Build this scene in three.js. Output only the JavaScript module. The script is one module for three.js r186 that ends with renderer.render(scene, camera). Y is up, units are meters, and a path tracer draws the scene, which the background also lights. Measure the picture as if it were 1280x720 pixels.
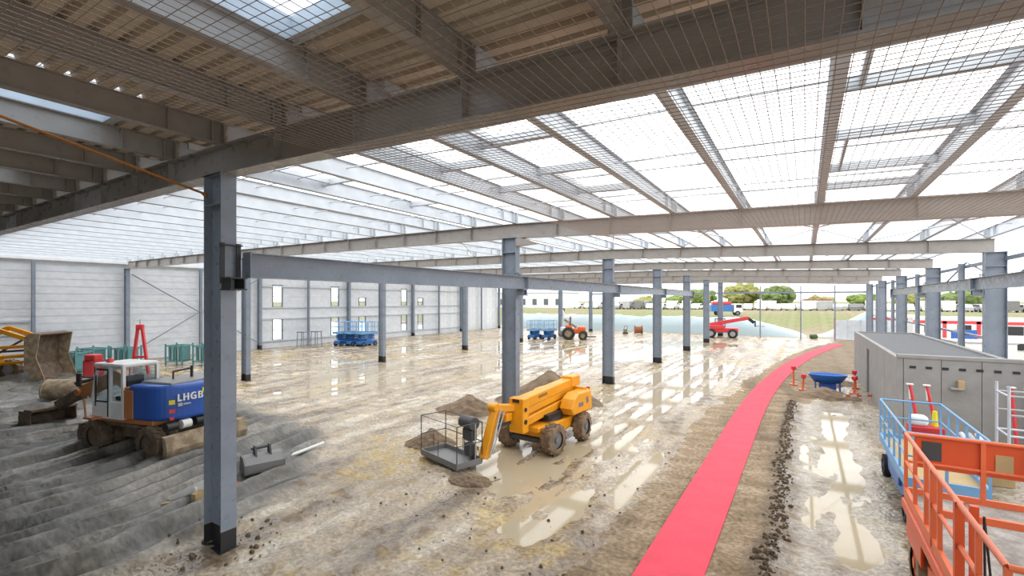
import * as THREE from 'three';
import { mergeGeometries } from 'three/addons/utils/BufferGeometryUtils.js';
import { ImprovedNoise } from 'three/addons/math/ImprovedNoise.js';
import { RoundedBoxGeometry } from 'three/addons/geometries/RoundedBoxGeometry.js';
import { FontLoader } from 'three/addons/loaders/FontLoader.js';
import { TextGeometry } from 'three/addons/geometries/TextGeometry.js';

// ---------------------------------------------------------------- camera, sky, exposure
const scene = new THREE.Scene();
const camera = new THREE.PerspectiveCamera(2 * Math.atan(360 / 587) * 180 / Math.PI, 1280 / 720, 0.1, 1500);
camera.position.set(0, 4.53, 0);
camera.rotation.y = Math.atan(366 / 587);          // turned left of the hall's long axis
camera.setViewOffset(1280, 720, 0, -16, 1280, 720); // shifted lens: verticals stay upright
const renderer = new THREE.WebGLRenderer({ antialias: true });
renderer.toneMapping = THREE.LinearToneMapping;
renderer.toneMappingExposure = 2.8;
renderer.shadowMap.enabled = true;

const noise = new ImprovedNoise();
const N = (x, y, z = 0) => noise.noise(x, y, z);
function fbm(x, y, z = 0, oct = 4) { let a = 1, s = 0, t = 0; for (let i = 0; i < oct; i++) { s += a * N(x, y, z + i * 7.3); t += a; a *= 0.5; x *= 2.03; y *= 2.03; } return s / t; }
const clamp = (x, a = 0, b = 1) => Math.min(b, Math.max(a, x));
const smooth = (a, b, x) => { const t = clamp((x - a) / (b - a)); return t * t * (3 - 2 * t); };
const lerp = (a, b, t) => a + (b - a) * t;
let seed = 12345;
const rnd = () => { seed = (seed * 1664525 + 1013904223) >>> 0; return seed / 4294967296; };

{ // overcast sky: an even bright layer with soft cloud texture
  const W = 512, H = 256, d = new Float32Array(W * H * 4);
  for (let j = 0; j < H; j++) for (let i = 0; i < W; i++) {
    const up = (j + 0.5) / H * Math.PI - Math.PI / 2, az = (i + 0.5) / W * 2 * Math.PI;
    const x = Math.cos(az) * Math.cos(up), y = Math.sin(up), z = Math.sin(az) * Math.cos(up);
    const k = 1.6 / (Math.abs(y) + 0.35);
    const cl = fbm(x * k, z * k, 3.1 + y, 5);
    const v = 1.0 + 0.32 * cl, o = (j * W + i) * 4;
    d[o] = v * 1.0; d[o + 1] = v * 1.0; d[o + 2] = v * 1.005; d[o + 3] = 1;
  }
  const t = new THREE.DataTexture(d, W, H, THREE.RGBAFormat, THREE.FloatType);
  t.mapping = THREE.EquirectangularReflectionMapping; t.magFilter = THREE.LinearFilter; t.minFilter = THREE.LinearFilter; t.needsUpdate = true;
  scene.background = t; scene.environment = t;
}

// ---------------------------------------------------------------- helpers
const taken = new Map();
function numbered(n) { const k = taken.get(n) ?? 0; taken.set(n, k + 1); return k ? n + '_' + String(k).padStart(3, '0') : n; }
const V = (x, y, z) => new THREE.Vector3(x, y, z);
const D2R = Math.PI / 180;
function uvMetres(g) { // uv in metres from the dominant axis of each triangle
  const p = g.attributes.position, n = g.attributes.normal, uv = new Float32Array(p.count * 2);
  for (let i = 0; i < p.count; i += 3) {
    let ax = 0, ay = 0, az = 0;
    for (let k = 0; k < 3; k++) { ax += Math.abs(n.getX(i + k)); ay += Math.abs(n.getY(i + k)); az += Math.abs(n.getZ(i + k)); }
    for (let k = 0; k < 3; k++) {
      const x = p.getX(i + k), y = p.getY(i + k), z = p.getZ(i + k), o = (i + k) * 2;
      if (ay >= ax && ay >= az) { uv[o] = x; uv[o + 1] = z; } else if (ax >= az) { uv[o] = z; uv[o + 1] = y; } else { uv[o] = x; uv[o + 1] = y; }
    }
  }
  g.setAttribute('uv', new THREE.BufferAttribute(uv, 2));
  return g;
}
function clean(g) {
  const h = g.index ? g.toNonIndexed() : g;
  for (const k of Object.keys(h.attributes)) if (!['position', 'normal', 'uv'].includes(k)) h.deleteAttribute(k);
  if (!h.attributes.normal) h.computeVertexNormals();
  h.morphAttributes = {};
  return uvMetres(h);
}
const join = (list) => clean(list.length === 1 ? list[0] : mergeGeometries(list.map(clean), false));
const move = (g, x, y, z) => g.translate(x, y, z);
function bx(w, h, d, x, y, z, ry = 0, rx = 0, rz = 0) {
  const g = new THREE.BoxGeometry(w, h, d);
  if (rx) g.rotateX(rx); if (rz) g.rotateZ(rz); if (ry) g.rotateY(ry);
  return g.translate(x, y, z);
}
function rb(w, h, d, x, y, z, r = 0.03, ry = 0, rx = 0, rz = 0) {
  const g = new RoundedBoxGeometry(w, h, d, 2, Math.min(r, w / 2.1, h / 2.1, d / 2.1));
  if (rx) g.rotateX(rx); if (rz) g.rotateZ(rz); if (ry) g.rotateY(ry);
  return g.translate(x, y, z);
}
function cyl(r0, r1, h, x, y, z, axis = 'y', seg = 20) {
  const g = new THREE.CylinderGeometry(r1, r0, h, seg);
  if (axis === 'x') g.rotateZ(Math.PI / 2); if (axis === 'z') g.rotateX(Math.PI / 2);
  return g.translate(x, y, z);
}
const UP = V(0, 1, 0);
function bar(a, b, r, seg = 6) { // round bar between two points
  const A = V(...a), B = V(...b), d = B.clone().sub(A), L = d.length();
  const g = new THREE.CylinderGeometry(r, r, L, seg);
  g.applyQuaternion(new THREE.Quaternion().setFromUnitVectors(UP, d.normalize()));
  return g.translate((A.x + B.x) / 2, (A.y + B.y) / 2, (A.z + B.z) / 2);
}
function beam(a, b, w, h, bev = 0) { // rectangular bar between two points, w sideways, h upright
  const A = V(...a), B = V(...b), L = A.distanceTo(B);
  const g = bev ? new RoundedBoxGeometry(w, h, L, 2, bev) : new THREE.BoxGeometry(w, h, L);
  const m = new THREE.Matrix4().lookAt(A, B, Math.abs(B.clone().sub(A).normalize().y) > 0.98 ? V(1, 0, 0) : UP);
  g.applyMatrix4(m);
  return g.translate((A.x + B.x) / 2, (A.y + B.y) / 2, (A.z + B.z) / 2);
}
function ibeam(a, b, w, h, tf = 0.022, tw = 0.014) { // rolled steel section from a to b
  const A = V(...a), B = V(...b), L = A.distanceTo(B);
  const g = mergeGeometries([bx(w, tf, L, 0, h / 2 - tf / 2, 0), bx(w, tf, L, 0, -h / 2 + tf / 2, 0), bx(tw, h - 2 * tf, L, 0, 0, 0)].map(clean));
  g.applyMatrix4(new THREE.Matrix4().lookAt(A, B, UP));
  return g.translate((A.x + B.x) / 2, (A.y + B.y) / 2, (A.z + B.z) / 2);
}
function prism(pts, w, axis = 'x', bev = 0) { // extruded outline; axis x: pts are (z, y)
  const s = new THREE.Shape(pts.map((p) => new THREE.Vector2(p[0], p[1])));
  const g = new THREE.ExtrudeGeometry(s, { depth: w - 2 * bev, bevelEnabled: bev > 0, bevelThickness: bev, bevelSize: bev, bevelOffset: -bev, bevelSegments: 2 });
  g.translate(0, 0, -(w - 2 * bev) / 2);
  if (axis === 'x') g.rotateY(-Math.PI / 2); // shape x -> +z
  return g;
}
function mesh(name, geos, mat, parent) {
  const m = new THREE.Mesh(join(Array.isArray(geos) ? geos : [geos]), mat);
  m.name = parent === scene ? numbered(name) : name;
  m.castShadow = m.receiveShadow = true;
  parent.add(m);
  return m;
}
function shared(name, geo, mat, parent) { const m = new THREE.Mesh(geo, mat); m.name = name; m.castShadow = m.receiveShadow = true; parent.add(m); return m; }
function tag(o, label, category, group) { o.userData.label = label; o.userData.category = category; if (group) o.userData.group = group; return o; }
function thing(name, label, category, [X, Y, Z], turn = 0, group) {
  const o = new THREE.Group(); o.name = numbered(name); o.position.set(X, Y, -Z); o.rotation.y = turn; scene.add(o);
  return tag(o, label, category, group);
}
function copy(o, [X, Y, Z], turn, label, group) {
  const c = o.clone(); c.userData = { ...o.userData }; c.name = numbered(o.name.replace(/_\d{3}$/, '')); c.position.set(X, Y, -Z); c.rotation.y = turn; scene.add(c);
  if (label) c.userData.label = label; if (group) c.userData.group = group;
  return c;
}
function struct(name, label, category) { const g = new THREE.Group(); g.name = name; g.userData = { kind: 'structure', label, category }; scene.add(g); return g; }
function structMesh(name, geos, mat, label, category) { const m = mesh(name, geos, mat, scene); m.userData = { kind: 'structure', label, category }; return m; }

// ---------------------------------------------------------------- textures and materials
function tileNoise(size, f, lo, hi, rough = 0.5, z = 0, stretch = 1) { // tileable fbm into grey
  const d = new Uint8Array(size * size * 4);
  const at = (u, v, k) => { // wrap on a torus by blending
    const a = fbm(u * f * stretch, v * f, z, k), b = fbm((u - 1) * f * stretch, v * f, z, k), c = fbm(u * f * stretch, (v - 1) * f, z, k), e = fbm((u - 1) * f * stretch, (v - 1) * f, z, k);
    return (lerp(lerp(a, b, u), lerp(c, e, u), v)) / Math.sqrt(((1 - u) ** 2 + u * u) * ((1 - v) ** 2 + v * v));
  };
  for (let j = 0; j < size; j++) for (let i = 0; i < size; i++) {
    const n = clamp(0.5 + at(i / size, j / size, 6) * 0.9 / rough * 0.5), o = (j * size + i) * 4, q = Math.round(255 * lerp(lo, hi, n));
    d[o] = d[o + 1] = d[o + 2] = q; d[o + 3] = 255;
  }
  return d;
}
function tex(data, size, rep, srgb = false) {
  const t = new THREE.DataTexture(data, size, size, THREE.RGBAFormat); t.wrapS = t.wrapT = THREE.RepeatWrapping; t.magFilter = THREE.LinearFilter; t.minFilter = THREE.LinearMipmapLinearFilter; t.generateMipmaps = true;
  t.repeat.set(rep, rep); if (srgb) t.colorSpace = THREE.SRGBColorSpace; t.needsUpdate = true; return t;
}
const grimeData = tileNoise(256, 5, 0.9, 1.0, 0.6, 1.7);
const grime = tex(grimeData, 256, 0.55, true);
const grimeRough = tex(tileNoise(256, 6, 0.35, 0.85, 0.4, 9.1), 256, 0.7);
const mudSpot = (() => { // blotched dried mud: two tones with ragged outlines
  const a = tileNoise(256, 6, 0, 1, 0.35, 21), d = new Uint8Array(a.length);
  for (let i = 0; i < a.length; i += 4) { const t = smooth(0.05, 0.95, a[i] / 255), g = 0.85 + 0.15 * (a[(i * 7 + 4096) % a.length & ~3] / 255); d[i] = 255 * g * lerp(0.74, 1, t); d[i + 1] = 255 * g * lerp(0.71, 0.98, t); d[i + 2] = 255 * g * lerp(0.66, 0.94, t); d[i + 3] = 255; }
  return tex(d, 256, 0.5, true);
})();
const bumpFine = tex(tileNoise(256, 14, 0, 1, 0.45, 4.4), 256, 0.8);
const lin = (r, g, b) => new THREE.Color().setRGB(r, g, b);
const mat = (c, rough = 0.6, metal = 0, o = {}) => new THREE.MeshStandardMaterial({ color: c, roughness: rough, metalness: metal, map: grime, side: THREE.DoubleSide, ...o });
const M = {
  steel: mat(lin(0.235, 0.275, 0.335), 0.55, 0.0, { roughnessMap: grimeRough }),
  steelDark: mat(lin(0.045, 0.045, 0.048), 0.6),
  galv: mat(lin(0.6, 0.65, 0.7), 0.45, 0.1),
  girder: mat(lin(0.36, 0.335, 0.31), 0.55, 0.0, { roughnessMap: grimeRough }),
  bitumen: mat(lin(0.02, 0.02, 0.022), 0.5),
  wallDim: mat(lin(0.62, 0.6, 0.57), 0.7),
  deck: mat(lin(0.74, 0.64, 0.52), 0.5, 0.0),
  deck2: mat(lin(0.69, 0.595, 0.48), 0.5, 0.0),
  panel: mat(lin(0.72, 0.75, 0.79), 0.45),
  panel2: mat(lin(0.68, 0.72, 0.765), 0.45),
  panelClad: mat(lin(0.76, 0.78, 0.8), 0.4),
  frameDark: mat(lin(0.1, 0.11, 0.12), 0.5),
  glass: new THREE.MeshPhysicalMaterial({ color: lin(0.9, 0.95, 0.97), roughness: 0.04, transmission: 1, thickness: 0, ior: 1.5 }),
  skyGlass: new THREE.MeshPhysicalMaterial({ color: lin(0.82, 0.89, 0.96), roughness: 0.12, transmission: 1, thickness: 0, ior: 1.4 }),
  concrete: mat(lin(0.33, 0.328, 0.32), 0.85, 0, { bumpMap: bumpFine, bumpScale: 0.004 }),
  roofFelt: mat(lin(0.13, 0.135, 0.145), 0.8),
  liftOrange: mat(lin(0.86, 0.36, 0.012), 0.38),
  liftOrange2: mat(lin(0.74, 0.1, 0.02), 0.42),
  coral: mat(lin(0.8, 0.17, 0.06), 0.42),
  black: mat(lin(0.018, 0.018, 0.02), 0.5),
  darkGrey: mat(lin(0.06, 0.062, 0.066), 0.55),
  midGrey: mat(lin(0.2, 0.2, 0.2), 0.5, 0.2),
  lightGrey: mat(lin(0.42, 0.43, 0.44), 0.5),
  white: mat(lin(0.78, 0.78, 0.76), 0.5),
  tyreMud: new THREE.MeshStandardMaterial({ color: lin(0.3, 0.22, 0.15), roughness: 0.9, map: mudSpot, bumpMap: bumpFine, bumpScale: 0.01 }),
  tyre: mat(lin(0.03, 0.03, 0.03), 0.85),
  mudPale: new THREE.MeshStandardMaterial({ color: lin(0.46, 0.38, 0.28), roughness: 0.9, map: mudSpot, bumpMap: bumpFine, bumpScale: 0.01 }),
  mudDark: new THREE.MeshStandardMaterial({ color: lin(0.17, 0.125, 0.09), roughness: 0.8, map: mudSpot, bumpMap: bumpFine, bumpScale: 0.012, side: THREE.DoubleSide }),
  blue: mat(lin(0.025, 0.1, 0.42), 0.35),
  blueLift: mat(lin(0.03, 0.16, 0.46), 0.42),
  blueLight: mat(lin(0.16, 0.38, 0.66), 0.45),
  cabWhite: mat(lin(0.68, 0.69, 0.68), 0.4),
  brownOrange: mat(lin(0.42, 0.16, 0.05), 0.55),
  yellow: mat(lin(0.82, 0.36, 0.01), 0.42),
  yellowBright: mat(lin(0.8, 0.7, 0.03), 0.5),
  red: mat(lin(0.55, 0.03, 0.035), 0.45),
  redBright: mat(lin(0.7, 0.05, 0.06), 0.45),
  teal: mat(lin(0.12, 0.3, 0.31), 0.5),
  tealSheet: mat(lin(0.33, 0.5, 0.5), 0.4),
  rust: mat(lin(0.32, 0.12, 0.05), 0.8),
  rope: mat(lin(0.42, 0.16, 0.03), 0.8),
  net: new THREE.MeshStandardMaterial({ color: lin(0.27, 0.21, 0.17), roughness: 0.8 }),
  timber: mat(lin(0.5, 0.36, 0.18), 0.8),
  tarp: new THREE.MeshPhysicalMaterial({ color: lin(0.36, 0.45, 0.475), roughness: 0.32, map: grime }),
  ceramicBlue: mat(lin(0.02, 0.16, 0.6), 0.3),
};

// ---------------------------------------------------------------- the hall's grid (X to the right, Z into the hall, metres)
const XL = -42.7, X2 = -26.6, X1 = -9.07, XR = 6.03, Z0 = 4.46, BAY = 10;
const zk = (k) => Z0 + BAY * k;
const roofY = (X) => X > X1 ? 6.79 - 0.03 * (X - X1) : 6.79 + 0.006 * Math.min(X1 - X, X1 - X2); // underside of the girders
const GD = 0.52, PD = 0.38;

// ---------------------------------------------------------------- ground
function carpetX(Z) { return Z < 19 ? -1.88 : -1.88 + 0.0031 * (Z - 19) ** 2; }
const curve = (pts, t) => { // piecewise-linear lookup
  for (let i = 0; i < pts.length - 1; i++) if (t <= pts[i + 1][0]) { const a = pts[i], b = pts[i + 1]; return lerp(a[1], b[1], clamp((t - a[0]) / (b[0] - a[0]))); }
  return pts[pts.length - 1][1];
};
const greyEdge = [[-20, -8.6], [3.3, -9.6], [5.2, -9.9], [7.1, -10.6], [9, -12.4], [11.5, -15.5], [13, -19], [14.5, -30], [16, -44], [20, -60]];
const PUDDLES = [ // X, Z, half sizes: low spots that hold water
  [-20, 16.5, 5.5, 4.2], [-27, 22, 6, 5], [-6.4, 11.2, 1.5, 2.2], [-4.6, 8.8, 0.8, 1.6], [-8.8, 13, 1.2, 1.2], [-5.4, 14.6, 1.2, 2.0], [-16, 28, 4.5, 7], [-13, 42, 6.5, 9], [-24, 40, 6, 8], [-5.6, 22, 0.7, 6], [-4.5, 30, 1.0, 8], [-7, 34, 1.5, 8],
  [0.55, 16.5, 0.75, 4.2], [0.35, 11, 0.8, 2.2], [0.9, 21.5, 0.6, 2.4], [-35, 17, 4, 2.4], [-33, 30, 4, 4], [-12, 20, 2.0, 3], [-30, 11.5, 4, 1.2], [-3.6, 12, 0.5, 2.6], [-8, 25, 1.5, 5], [-10, 52, 6, 4],
  [-5.0, 20, 0.2, 9], [-6.5, 18.5, 0.22, 7.5], [-3.95, 18, 0.17, 6], [-7.7, 27, 0.26, 10], [-6.0, 30, 0.25, 9],
];
const ridgeW = (X, Z) => X + 0.22 * Z + 0.9 * fbm(X * 0.12 + 4, Z * 0.1, 6, 2) + 0.012 * (Z - 4) ** 2;
function zones(X, Z) {
  const warp = 0.7 * fbm(X * 0.35, Z * 0.35, 2, 3);
  const grey = smooth(0.5, -0.5, X - curve(greyEdge, Z + warp) + warp) * smooth(0.7, -0.9, Z + warp - curve([[-45, 14], [-33, 12.6], [-22, 11], [-12, 10]], X));
  const cx = carpetX(Z);
  const left = Z < 24 ? cx - 1.35 : cx - 1.0, right = Z < 24 ? -0.55 : cx + 1.9 + 0.12 * (Z - 24);
  const sand = smooth(-0.55, 0.35, X - left + 0.8 * fbm(X * 0.6, Z * 0.25, 8, 3)) * smooth(0.22, -0.22, X - right + 0.25 * fbm(X, Z, 5, 3));
  const slab = smooth(-0.3, -0.05, X + 0.15 * fbm(X, Z * 0.7, 12, 3)) * smooth(25.5, 23, Z + warp) * (1 - sand);
  const rubble = smooth(0.5, 0.15, Math.abs(X + 0.48 + 0.3 * fbm(Z * 0.5, 3, 1, 2))) * smooth(26, 22, Z);
  return { grey, sand: sand * (1 - grey), slab, rubble };
}
function groundY(X, Z, z = zones(X, Z)) {
  let h = 0.06 + 0.05 * fbm(X * 0.22, Z * 0.16, 0, 3) + 0.075 * fbm(X * 1.3, Z * 0.2, 5, 4) + 0.06 * fbm(X * 2.2, Z * 1.1, 11, 4);
  for (const [px, pz, rx, rz] of PUDDLES) { const q = ((X - px) / rx) ** 2 + ((Z - pz) / rz) ** 2; if (q < 1.6) h -= 0.062 * smooth(1.6, 0.25, q); }
  const rut = Math.sin(X * 4.6 + 1.6 * fbm(X * 0.2, Z * 0.12, 3, 2));
  h += 0.016 * rut * (1 - z.sand);
  h += 0.03 * Math.sin(X * 9.2 + 1.5 * N(X * 0.3, Z * 0.15, 8)) * smooth(-10, -8.5, X) * smooth(-2.6, -3.6, X) * smooth(9, 13, Z) * smooth(45, 35, Z) * (1 - z.sand);
  h = lerp(h, 0.055 + 0.012 * fbm(X * 2, Z * 2, 1, 3), z.sand * (1 - z.slab));
  h = lerp(h, h * 0.55, z.slab);
  if (z.grey > 0) { // curved wheel ridges in the wet grey sand
    const w = ridgeW(X, Z), ph = w * 2 * Math.PI / 0.66 + 2.6 * N(X * 0.3 + 5, Z * 0.3, 15) + 1.2 * N(X * 0.8, Z * 0.8, 25);
    const r = Math.sin(ph), q = Math.sin(ph * 0.53 + 2 * N(X * 0.25, Z * 0.25, 45)), amp = 0.14 + 0.1 * N(X * 0.4, Z * 0.4, 19);
    const g = 0.19 + amp * (r > 0 ? Math.pow(r, 0.75) : -Math.pow(-r, 1.3) * 0.8) + 0.05 * q + 0.03 * N(w * 7, Z * 1.3, 7) + 0.02 * fbm(X * 4, Z * 4, 4, 3);
    h = lerp(h, g, z.grey);
  }
  h += z.rubble * (0.035 + 0.05 * fbm(X * 5, Z * 5, 9, 3));
  return h;
}
function groundColor(X, Z, z) {
  const n1 = fbm(X * 1.25 + 0.12 * Z, Z * 0.2, 31, 4), n2 = fbm(X * 2.6, Z * 1.4, 41, 4), n3 = fbm(X * 0.25, Z * 0.2, 51, 3);
  let c = [0.47, 0.39, 0.29];
  const mixc = (d, t) => { c = c.map((v, i) => lerp(v, d[i], clamp(t))); };
  mixc([0.2, 0.15, 0.105], 0.9 * smooth(0.02, 0.3, n1 + 0.45 * n2));
  mixc([0.64, 0.585, 0.5], smooth(0.04, 0.26, -n1 + 0.4 * n2 - 0.03));
  mixc([0.5, 0.37, 0.16], 0.75 * smooth(0.12, 0.3, n3 + 0.5 * n2));
  mixc([0.39, 0.295, 0.2], z.sand * (0.95 + 0.2 * n2));
  mixc([0.25, 0.185, 0.125], z.sand * smooth(0.02, 0.3, n1) * 0.8);
  mixc([0.48, 0.435, 0.365], z.slab * 0.9);
  mixc([0.27, 0.21, 0.15], z.slab * smooth(0.02, 0.3, n1 + 0.5 * n2) * 0.8);
  const gw = ridgeW(X, Z), g1 = N(gw * 2.2, Z * 0.5, 63) * 0.6 + 0.4 * N(X * 0.5, Z * 0.5, 64), g2 = fbm(gw * 5, Z * 1.6, 73, 3);
  mixc([0.098, 0.098, 0.092], z.grey * 0.97);
  mixc([0.04, 0.04, 0.037], z.grey * smooth(0.0, 0.25, g1 + 0.5 * g2) * 0.9);
  mixc([0.25, 0.24, 0.215], z.grey * smooth(0.06, 0.3, -g1 + 0.4 * g2) * 0.75);
  mixc([0.17, 0.135, 0.1], z.rubble * 0.75);
  mixc([0.3, 0.24, 0.17], smooth(24, 27, Z) * smooth(-1, 0.8, X) * 0.8);
  return c;
}
function axis(segs) { const a = []; for (const [from, to, step] of segs) for (let v = from; v < to - 1e-6; v += step) a.push(v); a.push(segs[segs.length - 1][1]); return a; }
const mudTile = (() => {
  const s = 512, a = tileNoise(s, 10, 0, 1, 0.36, 61, 0.6), b = tileNoise(s, 48, 0, 1, 0.3, 71), d = new Uint8Array(s * s * 4), r = new Uint8Array(s * s * 4), h = new Uint8Array(s * s * 4);
  for (let i = 0; i < d.length; i += 4) {
    const p = a[i] / 255, q = b[i] / 255, v = clamp(0.84 + 0.24 * (p - 0.5) + 0.26 * (q - 0.5));
    d[i] = 255 * v; d[i + 1] = 255 * v * lerp(0.97, 1, p); d[i + 2] = 255 * v * lerp(0.9, 1, p); d[i + 3] = 255;
    const w = smooth(0.5, 0.68, p); const k = 255 * clamp(lerp(0.24, 0.8, w) + 0.15 * (q - 0.5)); r[i] = r[i + 1] = r[i + 2] = k; r[i + 3] = 255;
    const e = 255 * clamp(0.4 * p + 0.6 * q); h[i] = h[i + 1] = h[i + 2] = e; h[i + 3] = 255;
  }
  return { map: tex(d, s, 0.23, true), rough: tex(r, s, 0.23), bump: tex(h, s, 0.23) };
})();
const greyMat = new THREE.MeshStandardMaterial({ color: 0xffffff, vertexColors: true, roughness: 0.36, map: mudTile.map, bumpMap: mudTile.bump, bumpScale: 0.006 });
const dryMat = new THREE.MeshStandardMaterial({ color: 0xffffff, vertexColors: true, roughness: 0.97, map: mudTile.map, bumpMap: mudTile.bump, bumpScale: 0.012 });
const groundMat = new THREE.MeshStandardMaterial({ color: 0xffffff, vertexColors: true, roughness: 1, map: mudTile.map, roughnessMap: mudTile.rough, bumpMap: mudTile.bump, bumpScale: 0.018 });
function gridMesh(xs, zs, fy, fc, material, name, bottom) {
  const nx = xs.length, nz = zs.length, pos = new Float32Array(nx * nz * 3), col = new Float32Array(nx * nz * 3), uv = new Float32Array(nx * nz * 2), idx = [];
  for (let j = 0; j < nz; j++) for (let i = 0; i < nx; i++) {
    const o = j * nx + i, X = xs[i], Z = zs[j], q = fc ? zones(X, Z) : null;
    pos[o * 3] = X; pos[o * 3 + 1] = fy(X, Z, q); pos[o * 3 + 2] = -Z; uv[o * 2] = X; uv[o * 2 + 1] = Z;
    const c = fc ? fc(X, Z, q) : [1, 1, 1]; col.set(c, o * 3);
    if (i < nx - 1 && j < nz - 1) idx.push(o, o + 1, o + nx + 1, o, o + nx + 1, o + nx);
  }
  const g = new THREE.BufferGeometry();
  g.setAttribute('position', new THREE.BufferAttribute(pos, 3)); g.setAttribute('uv', new THREE.BufferAttribute(uv, 2)); if (fc) g.setAttribute('color', new THREE.BufferAttribute(col, 3));
  g.setIndex(idx); g.computeVertexNormals();
  const m = new THREE.Mesh(g, material); m.name = name; m.castShadow = m.receiveShadow = true; scene.add(m);
  return m;
}
{
  const xs = axis([[-43.2, -24, 0.3], [-24, -19, 0.14], [-19, 2.2, 0.075], [2.2, 7, 0.4]]);
  const zs = axis([[-16, 1.5, 0.7], [1.5, 15, 0.075], [15, 24, 0.13], [24, 40, 0.25], [40, 66, 0.5]]);
  const m = gridMesh(xs, zs, groundY, groundColor, groundMat, 'floor');
  { // the dry sandy track is matt, the rest is wet
    const g = m.geometry, ix = g.index.array, p = g.attributes.position, parts = [[], [], []];
    for (let i = 0; i < ix.length; i += 3) {
      const X = p.getX(ix[i]), Z = -p.getZ(ix[i]), q = X < -8 && Z > 15 ? { sand: 0, grey: 0 } : zones(X, Z), j = 0.25 * N(X * 3, Z * 3, 7);
      parts[q.sand > 0.45 + j ? 1 : q.grey > 0.5 + j ? 2 : 0].push(ix[i], ix[i + 1], ix[i + 2]);
    }
    g.setIndex(parts[0].concat(parts[1], parts[2])); let at = 0;
    parts.forEach((list, k) => { g.addGroup(at, list.length, k); at += list.length; }); m.material = [groundMat, dryMat, greyMat];
  }
  m.userData = { kind: 'structure', label: 'muddy hall floor of pale wet earth, grey sand and a sandy track', category: 'floor' };
}
{ // muddy water lying level in the low spots of the floor
  const water = new THREE.MeshPhysicalMaterial({ color: lin(0.4, 0.335, 0.225), roughness: 0.05, ior: 1.4, specularIntensity: 1 });
  const xs = axis([[-43.1, -0.25, 1], [-0.25, 6, 1]]), zs = axis([[5, 64, 1]]);
  const sheet = (x0, x1, z0, z1, label) => { const g = new THREE.PlaneGeometry(x1 - x0, z1 - z0).rotateX(-Math.PI / 2).translate((x0 + x1) / 2, 0.005, -(z0 + z1) / 2); const m = mesh('puddle_water', g, water, scene); m.userData = { kind: 'stuff', label, category: 'water' }; };
  sheet(-43, -0.3, 3, 65, 'ochre puddle water standing in the ruts of the muddy hall floor');
  sheet(-0.3, 2.4, 7, 25, 'pale puddle water on the wet slab beside the concrete rooms');
}
{ // terrain outside
  const grassMat = new THREE.MeshStandardMaterial({ color: 0xffffff, vertexColors: true, roughness: 0.95, map: mudTile.map });
  const far = (X, Z) => 2.5 * smooth(72, 108, Z) + 0.25 * fbm(X * 0.05, Z * 0.05, 3, 2) * smooth(72, 90, Z) - 0.03 + 1.5 * smooth(150, 320, Z);
  const fcol = (X, Z) => {
    const n = fbm(X * 0.25, Z * 0.12, 3, 4), n2 = fbm(X * 0.06, Z * 0.06, 9, 3);
    let c = [0.27, 0.3, 0.13]; const t = smooth(-0.05, 0.3, n + n2); c = c.map((v, i) => lerp(v, [0.34, 0.29, 0.19][i], t));
    const y = smooth(80, 72, Z + 6 * n); return c.map((v, i) => lerp(v, [0.42, 0.37, 0.3][i], y));
  };
  const m = gridMesh(axis([[-400, -60, 12], [-60, 60, 1.5], [60, 400, 12]]), axis([[66, 120, 1.2], [120, 420, 10]]), far, fcol, grassMat, 'field');
  m.userData = { kind: 'structure', label: 'rough grass field rising beyond the open far end of the hall', category: 'field' };
  const yard = new THREE.MeshStandardMaterial({ color: lin(0.6, 0.585, 0.56), roughness: 0.8, map: mudTile.map });
  structMesh('yard', bx(393.2, 0.4, 130, 203.4, -0.14, -1), yard, 'pale concrete yard outside the open right side of the hall', 'yard');
}

// ---------------------------------------------------------------- steel columns
const ord = ['first', 'second', 'third', 'fourth', 'fifth', 'sixth', 'seventh', 'eighth'];
function column(X, Z, top, depth, width, label, group, corbel) {
  const t = thing('steel_column', label, 'column', [X, 0, Z], 0, group);
  const sec = (y0, y1) => [bx(0.022, y1 - y0, width, depth / 2 - 0.011, (y0 + y1) / 2, 0), bx(0.022, y1 - y0, width, -depth / 2 + 0.011, (y0 + y1) / 2, 0), bx(depth - 0.044, y1 - y0, 0.014, 0, (y0 + y1) / 2, 0)];
  mesh('shaft', sec(0.42, top), M.steel, t);
  mesh('coated_foot', sec(-0.1, 0.42).concat([bx(depth + 0.06, 0.03, width + 0.06, 0, 0.06, 0)]), M.bitumen, t);
  mesh('cap_plate', [bx(depth + 0.04, 0.025, width + 0.03, 0, top + 0.0125, 0), bx(depth - 0.05, 0.02, width - 0.02, 0, top - GD, 0)], M.steel, t);
  if (corbel) {
    const s = corbel, x = s * (depth / 2);
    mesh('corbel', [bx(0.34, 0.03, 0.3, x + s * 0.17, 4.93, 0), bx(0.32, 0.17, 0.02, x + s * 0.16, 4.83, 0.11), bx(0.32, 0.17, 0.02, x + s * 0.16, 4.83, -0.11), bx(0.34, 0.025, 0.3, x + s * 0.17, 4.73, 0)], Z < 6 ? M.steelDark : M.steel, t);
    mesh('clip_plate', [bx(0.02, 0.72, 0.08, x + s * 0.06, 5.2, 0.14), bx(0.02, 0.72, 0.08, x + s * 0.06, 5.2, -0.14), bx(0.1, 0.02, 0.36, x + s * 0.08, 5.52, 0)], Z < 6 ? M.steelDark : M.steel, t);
  }
  return t;
}
for (let k = -2; k <= 6; k++) {
  const what = k < 0 ? 'steel column standing behind the viewpoint' : k === 0 ? 'nearest and tallest steel column, dark, left foreground' : k === 1 ? 'blue-grey steel column just behind the orange boom lift'
    : ord[k] + ' column of the row that starts with the dark foreground column';
  if (k >= 0) column(X1, zk(k), roofY(X1) + (k ? 0 : 0.0), 0.6, 0.27, what, 'middle row columns', k <= 4 ? 1 : 0);
}
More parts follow.
